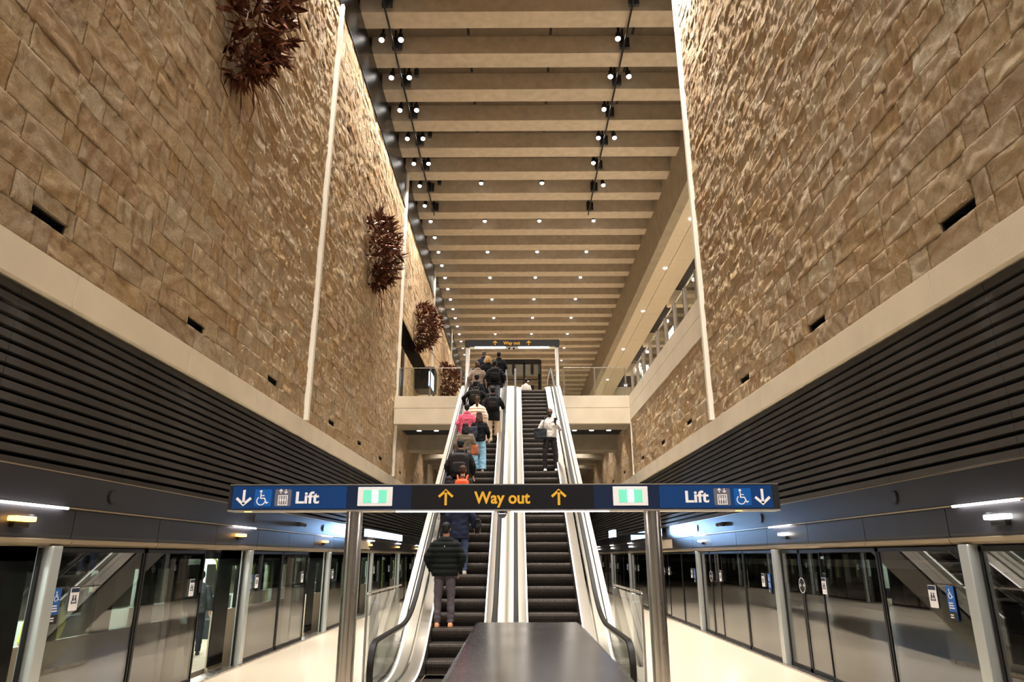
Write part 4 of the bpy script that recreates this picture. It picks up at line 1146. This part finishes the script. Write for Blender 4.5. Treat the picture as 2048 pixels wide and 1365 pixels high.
def person(label, x, y, z, h, rz=0, skin='skin_light', hair='hair_black', hairdo='short', top=('black', (24, 24, 26)), topkind='jacket',
           legs=('trousers', (60, 58, 62)), shoes=(40, 36, 34), armL=None, armR=None, stance=.11, legL=None, legR=None, headturn=0, group=None, fat=1.0, voxel=.012, facing_face=False):
    s = h/1.75
    T = Matrix.Translation((x, y, z)) @ Matrix.Rotation(rz, 4, 'Z') @ Matrix.Scale(s, 4)
    t = empty('person', (x, y, z), label, 'person', group, rz=0)
    def put(me, nm, m, par=t):
        me.transform(T); return link_mesh(nm, me, m, par)
    V = Vector
    shL, shR = V((-.165*fat, -.005, 1.375)), V((.165*fat, -.005, 1.375))
    eL, wL = armL or (V((-.245*fat, -.03, 1.14)), V((-.25*fat, .05, .90)))
    eR, wR = armR or (V((.245*fat, -.03, 1.14)), V((.25*fat, .05, .90)))
    eL, wL, eR, wR = map(V, (eL, wL, eR, wR))
    hL, kL, aL = legL or ((-.09, 0, .92), (-stance, .02, .49), (-stance, -.01, .09))
    hR, kR, aR = legR or ((.09, 0, .92), (stance, .02, .49), (stance, -.01, .09))
    # ---- body, one continuous surface
    b = MB()
    b.loft([ell(0, 0, .86, .12, .09), ell(0, 0, .93, .165, .115), ell(0, 0, 1.02, .15, .105), ell(0, 0, 1.12, .135, .095), ell(0, 0, 1.27, .16, .11), ell(0, 0, 1.38, .175, .10), ell(0, 0, 1.45, .10, .075), ell(0, .0, 1.48, .06, .06)])
    b.tube((0, -.005, 1.42), (0, .012, 1.58), .056, .052, 14)
    hc = V((0, .015, 1.645)); HR = Matrix.Rotation(headturn, 3, 'Z')
    def hp(v): return tuple(hc+HR @ (V(v)-hc))
    b.sphere(hp((0, .008, 1.655)), 1, 18, 12, (.074, .092, .098), HR)
    b.sphere(hp((0, .042, 1.592)), 1, 14, 10, (.052, .052, .058), HR)
    b.loft([[hp((.008, .102, 1.665)), hp((-.008, .102, 1.665)), hp((0, .090, 1.675))], [hp((.016, .112, 1.618)), hp((-.016, .112, 1.618)), hp((0, .128, 1.622))]])
    for e in (-1, 1): b.sphere(hp((e*.076, .0, 1.64)), 1, 8, 6, (.012, .02, .032), HR)
    b.sphere(hp((0, .093, 1.588)), 1, 10, 6, (.024, .012, .009), HR)
    for sh, el, wr in ((shL, eL, wL), (shR, eR, wR)):
        limb(b, [sh, el, wr], [.052, .041, .028])
        d = (wr-el).normalized(); sd = d.orthogonal().normalized() if abs(d.z) < .7 else V((0, 1, 0)); sd = (sd-d*sd.dot(d)).normalized(); nn = d.cross(sd)
        pc = wr+d*.055
        b.sphere(tuple(pc), 1, 12, 8, (.042, .05, .02), Matrix((sd, d, nn)).transposed())
        for q, (o_, L) in enumerate(((-.03, .062), (-.01, .075), (.011, .07), (.03, .052))):
            p0 = wr+d*.085+sd*o_; p1 = p0+d*L*.55+nn*.010; p2 = p1+d*L*.35+nn*.022
            limb(b, [p0, p1, p2], [.0105, .0095, .0085], 8)
        p0 = wr+d*.035+sd*-.035; limb(b, [p0, p0+d*.035-sd*.025+nn*.01, p0+d*.06-sd*.028+nn*.02], [.013, .011, .009], 8)
    for hh, kk, aa in ((hL, kL, aL), (hR, kR, aR)):
        limb(b, [hh, kk, aa], [.078, .052, .036])
        limb(b, [V(aa)+V((0, -.02, -.05)), V(aa)+V((0, .13, -.06))], [.032, .026])
    put(remeshed(b, voxel if voxel < .011 else .011, 2), 'body', M[skin])
    # ---- trousers / skirt
    lk, lc = legs
    lm = cloth('cloth_%d_%d_%d' % lc, lc)
    b = MB()
    if lk == 'skirt':
        b.loft([ell(0, 0, .98, .15, .115), ell(0, 0, .90, .18, .135), ell(0, .01, .5, .20, .16), ell(.0, 0, .12, .24, .19)])
    else:
        w_ = {'trousers': (.098, .068, .060), 'wide': (.108, .10, .105), 'slim': (.10, .073, .058)}[lk]
        b.loft([ell(0, 0, .84, .12, .10), ell(0, 0, .92, .178, .128), ell(0, 0, 1.02, .158, .115)])
        for hh, kk, aa in ((hL, kL, aL), (hR, kR, aR)):
            limb(b, [V(hh)+V((0, 0, -.03)), kk], [w_[0], w_[1]]); b.tube(kk, V(aa)+V((0, 0, -.02)), w_[1], w_[2], 14)
    me = remeshed(b, voxel, 3)
    displace(me, lambda c: noise.noise(V((c.x*9, c.y*9, c.z*16)))*.010)      # soft folds
    put(me, 'trousers' if lk != 'skirt' else 'skirt', lm)
    # ---- shoes
    sm = cloth('shoe_%d_%d_%d' % shoes, shoes, .5, .05)
    for aa in (aL, aR):
        b = MB(); a = V(aa)
        b.loft([[(a.x+p[0], a.y+p[1]-.0, a.z-.09+.0) for p in [(-.036, -.07), (.036, -.07), (.045, .06), (.036, .16), (0, .185), (-.036, .16), (-.045, .06)]],
                [(a.x+p[0], a.y+p[1], a.z-.055) for p in [(-.036, -.07), (.036, -.07), (.045, .06), (.036, .16), (0, .185), (-.036, .16), (-.045, .06)]],
                [(a.x+p[0]*.8, a.y+p[1]*.8, a.z-.01) for p in [(-.04, -.075), (.04, -.075), (.04, .03), (.03, .08), (0, .09), (-.03, .08), (-.04, .03)]]])
        put(remeshed(b, .009, 2), 'shoe', sm)
    # ---- top
    tn, tc = top; tm = cloth('cloth_%d_%d_%d' % tc, tc)
    b = MB(); f = fat
    g = {'shirt': .015, 'jacket': .035, 'puffer': .055, 'coat': .04}[topkind]; lo = {'shirt': .93, 'jacket': .86, 'puffer': .84, 'coat': .70}[topkind]
    b.loft([ell(0, 0, lo, (.155+g)*f, .115+g), ell(0, 0, lo+.1, (.155+g)*f, .112+g), ell(0, 0, 1.12, (.15+g)*f, .105+g), ell(0, 0, 1.27, (.17+g)*f, .118+g), ell(0, 0, 1.38, (.178+g*.7)*f, .105+g*.7), ell(0, -.005, 1.455, .105+g*.6, .08+g*.5), ell(0, 0, 1.50, .066+g*.4, .064+g*.4)])
    gs = {'shirt': .012, 'jacket': .026, 'puffer': .040, 'coat': .028}[topkind]
    for sh, el, wr in ((shL, eL, wL), (shR, eR, wR)):
        sh2 = V((sh.x*(1.04-gs*1.2), sh.y, sh.z-gs*.25))
        b.loft([ell(sh.x*.4, -.005, sh.z+.075+gs*.3, .035, .045+gs*.5), ell(sh.x*.5, -.005, sh.z-.12, .05, .07)])
        limb(b, [sh2, el], [.050+gs*.8, .045+gs])
        b.tube(el, wr-(wr-el).normalized()*.01, .045+gs, .034+gs*.75, 14)
    if topkind == 'coat' or hairdo == 'hood': b.sphere((0, -.075, 1.46), 1, 14, 8, (.11, .05, .07))
    me = remeshed(b, voxel, 6)
    if topkind == 'puffer': displace(me, lambda c: (abs(math.sin(c.z*PI/.095))**.5*.022-.012)*(.7 if abs(c.x) > .26*f else 1))
    else: displace(me, lambda c: noise.noise(V((c.x*8, c.y*8, c.z*13+3)))*.012)
    put(me, {'shirt': 'shirt', 'jacket': 'jacket', 'puffer': 'puffer_jacket', 'coat': 'coat'}[topkind], tm)
    # ---- hair
    b = MB()
    b.sphere(hp((0, -.012, 1.682)), 1, 18, 12, (.086, .096, .082), HR)
    b.sphere(hp((0, -.040, 1.640)), 1, 16, 10, (.078, .066, .082), HR)
    if hairdo in ('long', 'bob'):
        zb = 1.30 if hairdo == 'long' else 1.50
        b.loft([ell(0, -.05, zb, .07, .03), ell(0, -.085 if zb < 1.4 else -.055, (zb+1.6)/2, .115, .05), ell(0, -.045, 1.60, .098, .075), ell(0, -.03, 1.70, .07, .06)])
    if hairdo == 'wavy': b.loft([ell(0, -.05, 1.42, .14, .05), ell(0, -.06, 1.50, .17, .075), ell(0, -.05, 1.60, .15, .09), ell(0, -.03, 1.70, .10, .08), ell(0, -.02, 1.76, .05, .05)])
    if hairdo == 'bun': b.sphere(hp((0, -.10, 1.72)), .045, 12, 8)
    if hairdo == 'ponytail': b.loft([ell(0, -.115, 1.36, .02, .018), ell(0, -.14, 1.5, .04, .03), ell(0, -.11, 1.66, .03, .03)])
    me = remeshed(b, .012, 2)
    displace(me, lambda c: noise.noise(V((c.x*30, c.y*30, c.z*14)))*.010)
    put(me, 'hair', M[hair])
    b = MB()
    for e in (-1, 1): b.sphere(hp((e*.030, .084, 1.652)), .011, 8, 6)
    put(b.mesh('e', 'all'), 'eyes', M['eye'])
    return t, T

def backpack(label, T, col, w=.30, hh=.46, dpt=.17, zc=1.20, back=-.14, parent=None):
    m_ = cloth('bag_%d_%d_%d' % col, col, .7)
    o = empty('backpack', tuple(T @ Vector((0, back-dpt/2, zc-hh/2))), label, 'backpack')
    b = MB()
    pr = lambda w_, h_, y_: [(p[0], y_, p[1]+zc) for p in rrect(-w_/2, w_/2, -h_/2, h_/2, min(w_, h_)*.3, 5)]
    b.loft([pr(w*.92, hh*.95, back+.0), pr(w, hh, back-dpt*.35), pr(w*.97, hh*.96, back-dpt*.75), pr(w*.75, hh*.75, back-dpt)])
    me = remeshed(b, .012, 2); me.transform(T); link_mesh('bag_body', me, m_, o)
    b = MB()
    pr2 = lambda w_, h_, y_: [(p[0], y_, p[1]+zc-hh*.16) for p in rrect(-w_/2, w_/2, -h_/2, h_/2, min(w_, h_)*.3, 5)]
    b.loft([pr2(w*.72, hh*.46, back-dpt*.8), pr2(w*.74, hh*.48, back-dpt*1.08), pr2(w*.62, hh*.38, back-dpt*1.22)])
    me = remeshed(b, .012, 2); me.transform(T); link_mesh('front_pocket', me, m_, o)
    for e in (-1, 1):
        b = MB(); b.path([(e*.09, back-.02, zc+hh*.42), (e*.115, back+.06, 1.50), (e*.125, .02, 1.53), (e*.135, .13, 1.44), (e*.15, .165, 1.25), (e*.18, .10, 1.05), (e*.15, back, zc-hh*.4)], .018, 8)
        me = b.mesh('s', True); me.transform(T); link_mesh('shoulder_strap', me, m_, o)
    b = MB(); b.path([(-.035, back-.03, zc+hh*.46), (-.03, back-.03, zc+hh*.56), (.03, back-.03, zc+hh*.56), (.035, back-.03, zc+hh*.46)], .009, 6)
    me = b.mesh('s', True); me.transform(T); link_mesh('top_handle', me, m_, o)
    return o
def small_bag(label, T, loc, w, hh, d, col, strap=None, name='handbag'):
    m_ = cloth('bag_%d_%d_%d' % col, col, .6)
    c = T @ Vector(loc)
    o = empty(name, (c.x, c.y, c.z), label, 'bag')
    b = MB(); x, y, z = loc
    pr = lambda w_, h_, y_: [(x+p[0], y+y_, z+p[1]) for p in rrect(-w_/2, w_/2, -h_/2, h_/2, .04, 4)]
    b.loft([pr(w*.9, hh*.9, -d/2), pr(w, hh, -d/4), pr(w, hh, d/4), pr(w*.9, hh*.9, d/2)])
    me = remeshed(b, .014, 7); displace(me, lambda c: noise.noise(c*9)*.018); me.transform(T); link_mesh('bag_body', me, m_, o)
    if strap:
        b = MB(); b.path(strap, .010, 6); me = b.mesh('s', True); me.transform(T); link_mesh('strap', me, m_, o)
    return o
BK = (20, 20, 22)
# nearest man in the black puffer
pocket = lambda e: ((e*.30, -.02, 1.15), (e*.235, .08, .93))
p, T = person('man in black puffer jacket and grey trousers, hands in pockets, nearest on the left escalator', -1.40, 14.28, .693, 1.95, 0, 'skin_tan', 'hair_black', 'short', ('j', (16, 19, 18)), 'puffer', ('slim', (88, 80, 84)), (222, 160, 116), pocket(-1), pocket(1), stance=.115, fat=1.12, voxel=.010)
m = MB(); m.prism([(-.012, 0), (.012, 0), (0, .014)], -.003, 0, 'y'); me = m.mesh('logo'); me.transform(T @ Matrix.Translation((0, -.178, 1.335))); link_mesh('small_white_logo', me, M['sign_white'], p)
p, T = person('person in navy jacket and blue jeans, just above the puffer man on the escalator', -1.25, 15.90, 1.616, 1.90, 0, 'skin_tan', 'hair_black', 'short', ('n', (34, 38, 58)), 'coat', ('trousers', (66, 78, 104)), (200, 190, 180), None, ((.27, -.03, 1.13), (.30, .04, .90)), voxel=.011)
small_bag('black shoulder bag hanging from the right hand of the navy-jacket person', T, (.37, .0, .95), .12, .30, .26, (16, 15, 16), [(.34, -.02, 1.10), (.30, .04, 1.28), (.22, 0, 1.47), (.30, -.04, 1.28), (.40, .02, 1.08)])
p, T = person('dark-haired person in black standing low behind the orange backpack', -1.60, 16.70, 2.08, 1.74, 0, 'skin_tan', 'hair_black', 'bob', ('b', BK), 'jacket', ('trousers', (40, 40, 46)))
p, T = person('dark-haired person wearing an orange backpack on the left escalator', -1.30, 17.10, 2.31, 1.82, 0, 'skin_light', 'hair_brown', 'short', ('b', (30, 28, 28)), 'jacket', ('trousers', (36, 36, 40)))
backpack('bright orange backpack on the back of a dark-haired person', T, (226, 84, 44), .34, .44, .16)
p, T = person('broad man in a hooded black jacket with a large black backpack', -1.46, 18.30, 3.00, 1.96, 0, 'skin_light', 'hair_black', 'hood', ('b', (28, 26, 25)), 'coat', ('trousers', (30, 29, 30)), (220, 215, 208), None, ((.30, -.02, 1.15), (.30, .12, .93)), fat=1.25)
backpack('large black backpack with grey webbing on the broad hooded man', T, (30, 28, 28), .44, .56, .24, 1.14, -.15)
p, T = person('woman with long black hair in a brown-grey patterned coat', -1.46, 19.90, 3.93, 1.78, 0, 'skin_light', 'hair_black', 'long', ('c', (112, 98, 82)), 'coat', ('trousers', (60, 56, 54)), (60, 50, 46), None, ((.26, -.02, 1.16), (.24, .16, 1.02)), fat=1.1)
small_bag('tan brown leather bag held at the right side of the long-haired woman', T, (.27, -.02, .98), .22, .30, .12, (168, 96, 62), [(.20, 0, 1.10), (.22, -.02, 1.3), (.18, 0, 1.46), (.24, .04, 1.3), (.30, 0, 1.12)])
p, T = person('woman with long brown hair in a black top and a pale blue skirt', -1.10, 20.70, 4.39, 1.82, 0, 'skin_light', 'hair_brown', 'long', ('b', BK), 'jacket', ('wide', (146, 190, 216)), (226, 206, 190), None, ((.26, -.02, 1.15), (.27, .16, 1.0)))
small_bag('dark slate bag slung on the left side of the woman in pale blue', T, (-.19, -.14, 1.12), .30, .34, .12, (52, 60, 72), [(-.10, -.14, 1.28), (-.02, -.10, 1.44), (.10, -.02, 1.49), (.02, .05, 1.46)])
p, T = person('dark-haired person in a bright pink hooded top', -1.54, 21.50, 4.85, 1.76, 0, 'skin_light', 'hair_black', 'short', ('p', (224, 96, 122)), 'coat', ('trousers', (60, 60, 70)), fat=1.12)
p, T = person('person with dark tied hair in a cream puffer coat', -1.24, 21.90, 5.08, 1.88, 0, 'skin_light', 'hair_brown', 'ponytail', ('c', (236, 214, 190)), 'puffer', ('trousers', (150, 140, 132)), (200, 190, 180), fat=1.05)
p, T = person('person in a bulky black coat with a dark olive backpack', -1.40, 23.50, 6.00, 1.88, 0, 'skin_tan', 'hair_black', 'short', ('b', (18, 18, 18)), 'coat', ('trousers', (34, 34, 38)), armL=((-.38, -.03, 1.18), (-.34, .05, .96)), armR=((.38, -.03, 1.18), (.34, .05, .96)), fat=1.15)
backpack('dark olive backpack on the bulky black coat', T, (42, 40, 32), .34, .44, .16, 1.2, -.15)
p, T = person('person in black with a navy shoulder bag, half hidden behind the olive backpack', -1.40, 24.30, 6.47, 1.85, 0, 'skin_tan', 'hair_black', 'short', ('b', (26, 28, 34)), 'jacket', ('trousers', (40, 46, 62)))
p, T = person('person with auburn bobbed hair in a taupe hooded coat', -1.46, 25.90, 7.39, 1.85, 0, 'skin_light', 'hair_brown', 'bob', ('t', (158, 138, 122)), 'coat', ('trousers', (60, 58, 66)), (210, 200, 190), ((-.31, -.03, 1.16), (-.33, .06, .94)), ((.31, -.03, 1.14), (.31, .02, .90)), fat=1.15, headturn=-.5)
p, T = person('man in a black jacket and cream trousers with one hand on the rail', -.76, 22.70, 5.54, 1.93, 0, 'skin_tan', 'hair_black', 'short', ('b', (22, 22, 23)), 'coat', ('wide', (230, 204, 172)), (190, 176, 160), None, ((.28, .02, 1.22), (.33, .18, 1.10)), fat=1.15, legR=((.09, 0, .92), (.14, .10, .62), (.14, .20, .32)))
backpack('black backpack with a small white mark on the man in cream trousers', T, (26, 26, 27), .32, .42, .15)
p, T = person('person in black quilted jacket and blue-grey jeans, right side below the portal', -.80, 25.90, 7.39, 1.90, 0, 'skin_tan', 'hair_black', 'short', ('b', (30, 29, 31)), 'puffer', ('wide', (112, 118, 128)), (60, 60, 64), armR=((.33, -.03, 1.16), (.35, .06, .93)), fat=1.2)
backpack('black backpack on the quilted jacket near the top', T, (20, 19, 20), .36, .50, .18)
p, T = person('person with wavy blond hair in a black coat near the top of the escalator', -1.10, 26.70, 7.85, 1.86, 0, 'skin_light', 'hair_blond', 'wavy', ('b', (20, 20, 21)), 'coat', ('trousers', (36, 36, 40)), fat=1.05)
p, T = person('grey-haired person in a navy jacket at the head of the queue', -1.30, 27.50, 8.31, 1.85, 0, 'skin_light', 'hair_grey', 'short', ('n', (34, 42, 64)), 'coat', ('trousers', (36, 36, 44)), fat=1.1)
p, T = person('dark-haired man in a black coat at the top right of the queue', -.68, 27.50, 8.31, 1.80, 0, 'skin_tan', 'hair_black', 'short', ('b', (28, 28, 32)), 'coat', ('trousers', (30, 30, 34)), fat=1.15)
# riders on the right escalator
p, T = person('bearded man in white shirt and black jeans looking at a phone, riding down', 1.04, 20.66, 4.39, 1.90, PI, 'skin_dark', 'hair_black', 'short', ('w', (226, 218, 210)), 'shirt', ('slim', (46, 42, 44)), (244, 242, 240),
      ((-.28, .0, 1.17), (-.15, .24, 1.28)), ((.31, -.02, 1.15), (.29, .1, .98)), stance=.15, fat=1.12, voxel=.010)
m = MB(); m.sphere((0, .052, 1.575), 1, 12, 8, (.06, .058, .055)); m.loft([ell(0, .09, 1.50, .018, .012), ell(0, .085, 1.56, .05, .03)])
me = remeshed(m, .009, 2); me.transform(T); link_mesh('beard', me, M['hair_black'], p)
small_bag('dark grey satchel slung over the white-shirted man, at his hip', T, (.27, .13, 1.03), .36, .30, .16, (44, 48, 52), [(.20, .16, 1.17), (.17, .14, 1.35), (.13, .02, 1.52), (.17, -.12, 1.4), (.32, -.02, 1.15)], 'satchel')
m = MB(); m.prism(rrect(-.036, .036, -.072, .072, .012), -.005, .005, 'y'); me = m.mesh('phone'); me.transform(T @ Matrix.Translation((-.13, .335, 1.36)) @ Matrix.Rotation(R(-30), 4, 'X'))
link_mesh('smartphone', me, M['black_gloss'], None, label='dark smartphone held up by the man in the white shirt', cat='phone')
p, T = person('person in white top just out of sight at the head of the right escalator', .52, 33.0, 8.66, 1.70, 0, 'skin_tan', 'hair_black', 'short', ('w', (232, 226, 220)), 'shirt', ('trousers', (50, 50, 56)))
# passengers in the train behind the glass
for (x, y, h, sk, hr, tp, lab, a) in ((-6.5, 8.9, 1.7, 'skin_light', 'hair_brown', (120, 128, 120), 'passenger in a grey top inside the train, behind the nearest white notice', .6),
                             (-6.6, 10.3, 1.72, 'skin_light', 'hair_brown', (206, 220, 110), 'passenger in a yellow-green top standing in the train', 1.2),
                             (-6.4, 11.1, 1.74, 'skin_tan', 'hair_black', (26, 28, 30), 'passenger in black standing by the lime pole in the train', -1.2),
                             (-6.3, 12.4, 1.80, 'skin_tan', 'hair_black', (30, 32, 38), 'large dark-clothed passenger near the open train door', 1.8),
                             (-6.9, 15.9, 1.70, 'skin_light', 'hair_black', (60, 66, 70), 'passenger in dark grey seen through the open train door', .3)):
    person(lab, x, y, 0.0, h, a, sk, hr, 'short', ('t', tp), 'jacket', ('trousers', (40, 42, 48)))
# ------------------------------------------------------------------ ceiling fittings
def ordn(i):
    w = ['nearest', 'second', 'third', 'fourth', 'fifth', 'sixth', 'seventh', 'eighth', 'ninth', 'tenth', 'eleventh', 'twelfth', 'thirteenth', 'fourteenth', 'fifteenth', 'sixteenth', 'seventeenth', 'eighteenth', 'nineteenth', 'twentieth', 'twenty-first', 'twenty-second', 'twenty-third', 'twenty-fourth', 'twenty-fifth', 'twenty-sixth', 'twenty-seventh', 'twenty-eighth', 'twenty-ninth', 'thirtieth']
    return w[i]
# fixed downlights between the ribs
dl0 = empty('ceiling_downlight', (0, 0, 20.3))
m = MB(); m.tube((0, 0, 20.32), (0, 0, 20.86), .105, n=16); m.build('can', M['black_metal'], dl0, smooth=True)
m = MB(); m.sphere((0, 0, 20.31), .105, 12, 8, (1, 1, .75)); m.build('glowing_lens', M['lamp'], dl0, smooth='all')
used = False; ROWN = {}
for i in [13]+list(range(15, 38)):
    yc = RY[i]+.79+.66
    j = i-14
    cols = [-4.82] if j % 2 == 0 else [-4.82, -1.72, 1.40, 4.50]
    if i == 13: cols = [-1.72, 1.40]
    for x in cols:
        nm = {-4.82: 'leftmost', -1.72: 'second', 1.40: 'third', 4.50: 'rightmost'}[x]
        ROWN[nm] = ROWN.get(nm, -1)+1
        lab = 'black cylinder downlight between ceiling ribs, %s from the camera in the %s line of four' % (ordn(ROWN[nm]), nm)
        if not used: o = dl0; o.location = (x, yc, 20.3); used = True
        else: o = dup(dl0, (x, yc, 20.3))
        o['label'] = lab; o['category'] = 'downlight'; o['group'] = 'cylinder downlights between the ceiling ribs'
        if i < 30: spot('downlight_beam', (x, yc, 20.18), (x, yc, 0), 370, 78, .7, .08)
# two suspended black tracks with adjustable spotlights
for side, X, nm in ((-1, -4.44, 'left'), (1, 4.04, 'right')):
    m = MB(); m.path([(X, -4, 19.96), (X, 34.1, 19.96)], .035, 8)
    m.build('lighting_track', M['black_metal'], label='long black lighting track hung under the ribs on the %s' % nm, cat='lighting track')
sp0 = None; nL = {'left': -1, 'right': -1}; nB = {'left': -1, 'right': -1}
def make_spot(d):
    t = empty('track_spotlight', (0, 0, 20.2))
    m = MB(); m.tube((0, 0, 20.5), (0, 0, 21.0), .05, n=12); m.build('stem', M['black_metal'], t, smooth=True)
    m = MB(); m.tube((0, 0, 20.52), (d*.03, -.05, 20.26), .10, n=16); m.build('head', M['black'], t, smooth=True)
    m = MB(); m.sphere((d*.035, -.06, 20.24), .10, 12, 8, (1, 1, .8)); m.build('glowing_lens', M['lamp'], t, smooth='all')
    return t
protos = {-1: make_spot(-1), 1: make_spot(1)}; usedp = {-1: False, 1: False}
dark0 = None
for i in range(2, 15):
    yc = RY[i]+.79+.66-.02
    for side, nm, xs in ((-1, 'left', [-4.84, -4.20]), (1, 'right', [3.84] if i % 2 == 0 else [3.84, 4.50])):
        X = -4.44 if side < 0 else 4.04
        if i > 12:
            xs = [-4.84] if side < 0 else ([4.5] if i == 13 else [])
        for x in xs:
            d = -1 if x < X else 1
            nL[nm] += 1
            o = protos[d] if not usedp[d] else dup(protos[d]); usedp[d] = True
            o.location = (x, yc, 20.08)
            o['label'] = 'black spotlight head glowing beside the %s ceiling track, %s of them from the camera' % (nm, ordn(nL[nm]))
            o['category'] = 'spotlight'; o['group'] = 'adjustable spotlights along the ceiling tracks'
            # the wall washers
            outer = (x < -4.6) or (x > 4.3)
            if outer or (side > 0 and i % 2 == 0 and x < 4):
                tx = (XL if side < 0 else XR)
                e = (4000 if yc > 14 else 3000)
                spot('wall_washer', (x if outer else 4.3, yc, 20.1), (tx-side*.0, yc+.6, 9.5), e, 70, .9, .1)
            else:
                spot('hall_beam', (x, yc, 20.1), (0, yc+1.5, 0), 600, 60, .8, .1)
        # driver boxes clipped on the track
        nB[nm] += 1
        m = MB(); m.box(X-.11, X+.11, yc+.30, yc+.42, 20.05, 20.55); m.box(X+.13-.0, X+.25, yc+.30, yc+.42, 20.05, 20.5); m.box(X-.03, X+.03, yc+.3, yc+.36, 20.5, 20.88)
        m.build('track_driver_box', M['black'], label='black driver box on the %s ceiling track, %s from the camera' % (nm, ordn(nB[nm])), cat='driver box', group='driver boxes on the ceiling tracks')
# unlit spotlights beside the left track
for j, (x, i) in enumerate(((-3.9, 9), (-3.87, 11), (-3.87, 13))):
    yc = RY[i]+1.45
    t = empty('unlit_spotlight', (x, yc, 20.2), 'unlit black spotlight right of the left ceiling track, %s of three' % ordn(j), 'spotlight')
    m = MB(); m.tube((x, yc, 20.5), (x, yc, 20.88), .05, n=12); m.build('stem', M['black_metal'], t, smooth=True)
    m = MB(); m.tube((x, yc, 20.55), (x, yc, 20.24), .10, n=16); m.build('head', M['black'], t, smooth=True)
# downlights of the lower soffit
k = 0
for x in (-4.5, -3.7, -2.9, 2.75, 3.55, 4.35):
    t = empty('soffit_downlight', (x, 31.9, 7.6), 'small round soffit downlight under the footbridge, %s from the left' % ['first', 'second', 'third', 'fourth', 'fifth', 'sixth'][k], 'downlight')
    m = MB(); m.tube((x, 31.9, 7.60), (x, 31.9, 7.66), .13, n=18); m.build('ring', M['steel_bright'], t, smooth=True)
    m = MB(); m.tube((x, 31.9, 7.585), (x, 31.9, 7.6), .10, n=18); m.build('lens', M['lamp_soft'], t, smooth=True)
    spot('soffit_beam', (x, 31.9, 7.55), (x, 32, 0), 60, 110)
    k += 1
for j, (x, y) in enumerate(((3.9, 36.4), (3.5, 39), (-3.9, 39), (-3.6, 44), (3.4, 44), (0, 41), (0, 47))):
    m = MB(); m.tube((x, y, 8.30), (x, y, 8.35), .12, n=16); m.build('soffit_downlight', M['lamp_soft'], label='small round ceiling light beyond the footbridge on the lower level, %s' % ordn(j), cat='downlight', smooth=True)
    spot('soffit_beam', (x, y, 8.2), (x, y, 0), 110, 130)
# downlights in the pale soffit and side ceiling
for j, y in enumerate((30.6, 36.7, 44.0, 53.0, 63.0)):
    m = MB(); m.tube((8.69, y, 17.84), (8.69, y, 17.88), .11, n=16); m.build('soffit_downlight', M['lamp_soft'], label='round downlight in the pale right-hand soffit, %s from the camera' % ordn(j), cat='downlight', smooth=True)
k = 0
for y in range(20, 78, 4):
    m = MB(); m.tube((11.2, y, 18.45), (11.2, y, 18.6), .12, n=14); m.build('concourse_downlight', M['lamp'], label='downlight of the dark side ceiling over the right concourse, %s from the camera' % ordn(k), cat='downlight', smooth=True); k += 1
    spot('concourse_beam', (11.2, y, 18.4), (9.5, y, 8), 750, 110)

# ------------------------------------------------------------------ area lights
for s, X in ((1, DL), (-1, DR)):
    for k in range(-1, 7):
        yy = PY0+PM*k-.5
        area('ledge_light', (X+s*.12, yy, 2.50), (X+s*1.6, yy, 0), 8.5, .05, 1.0, (1, .96, .94))
    # area lights in front of the battens, aimed down at the platform floor
    for y in range(3, 50, 4):
        area('platform_light', (X+s*.5, y, 4.75), (X+s*1.7, y, 0), 9, .3, 2.0, (1, .93, .84), 80)
for x in (-2.6, 2.4): area('rear_hall', (x, -5, 17), (x*.6, 10, 3), 260, 2, 2, (1, .94, .86), 90)
area('sign_light', (-.17, SY+.04, 2.54), (-.17, SY+.6, 0), 16, 2.6, .05)
area('portal_light', (-.15, 29.8, 10.95), (-.15, 29.4, 8), 14, 2.8, .06)
for y in (3, 10, 18, 26, 34, 44): area('cabin_lamp', (-7.2, y, 2.15), (-7.2, y, 0), 150, .3, 6.5, (.93, 1, .95))
for y in range(36, 90, 9): area('upper_hall', (-.2, y, 19.8), (-.2, y, 8), 420, 7, 1, (1, .92, .82), 120)
w = bpy.data.worlds.new('world'); bpy.context.scene.world = w; w.use_nodes = True
w.node_tree.nodes['Background'].inputs[0].default_value = (1, .86, .7, 1); w.node_tree.nodes['Background'].inputs[1].default_value = .12

# ------------------------------------------------------------------ camera
cam = bpy.data.cameras.new('camera'); co = bpy.data.objects.new('camera', cam); C.objects.link(co)
cam.sensor_width = 36; cam.lens = 1375/2048*36; cam.clip_start = .05; cam.clip_end = 400
co.location = (0, 0, 2.0)
co.rotation_mode = 'XYZ'
P_, YW, RL = R(17.38), R(.28), R(.1)
mw = Matrix.Rotation(YW, 4, 'Z') @ Matrix.Rotation(PI/2+P_, 4, 'X') @ Matrix.Rotation(-RL, 4, 'Z')
co.rotation_euler = mw.to_euler()
cam.dof.use_dof = True; cam.dof.focus_distance = 17; cam.dof.aperture_fstop = 2.8
sc = bpy.context.scene; sc.camera = co
sc.view_settings.view_transform = 'Standard'; sc.view_settings.look = 'None'; sc.view_settings.gamma = 1; sc.view_settings.use_curve_mapping = False
sc.view_settings.exposure = 0.7

bpy.data.scenes.remove(WORK)
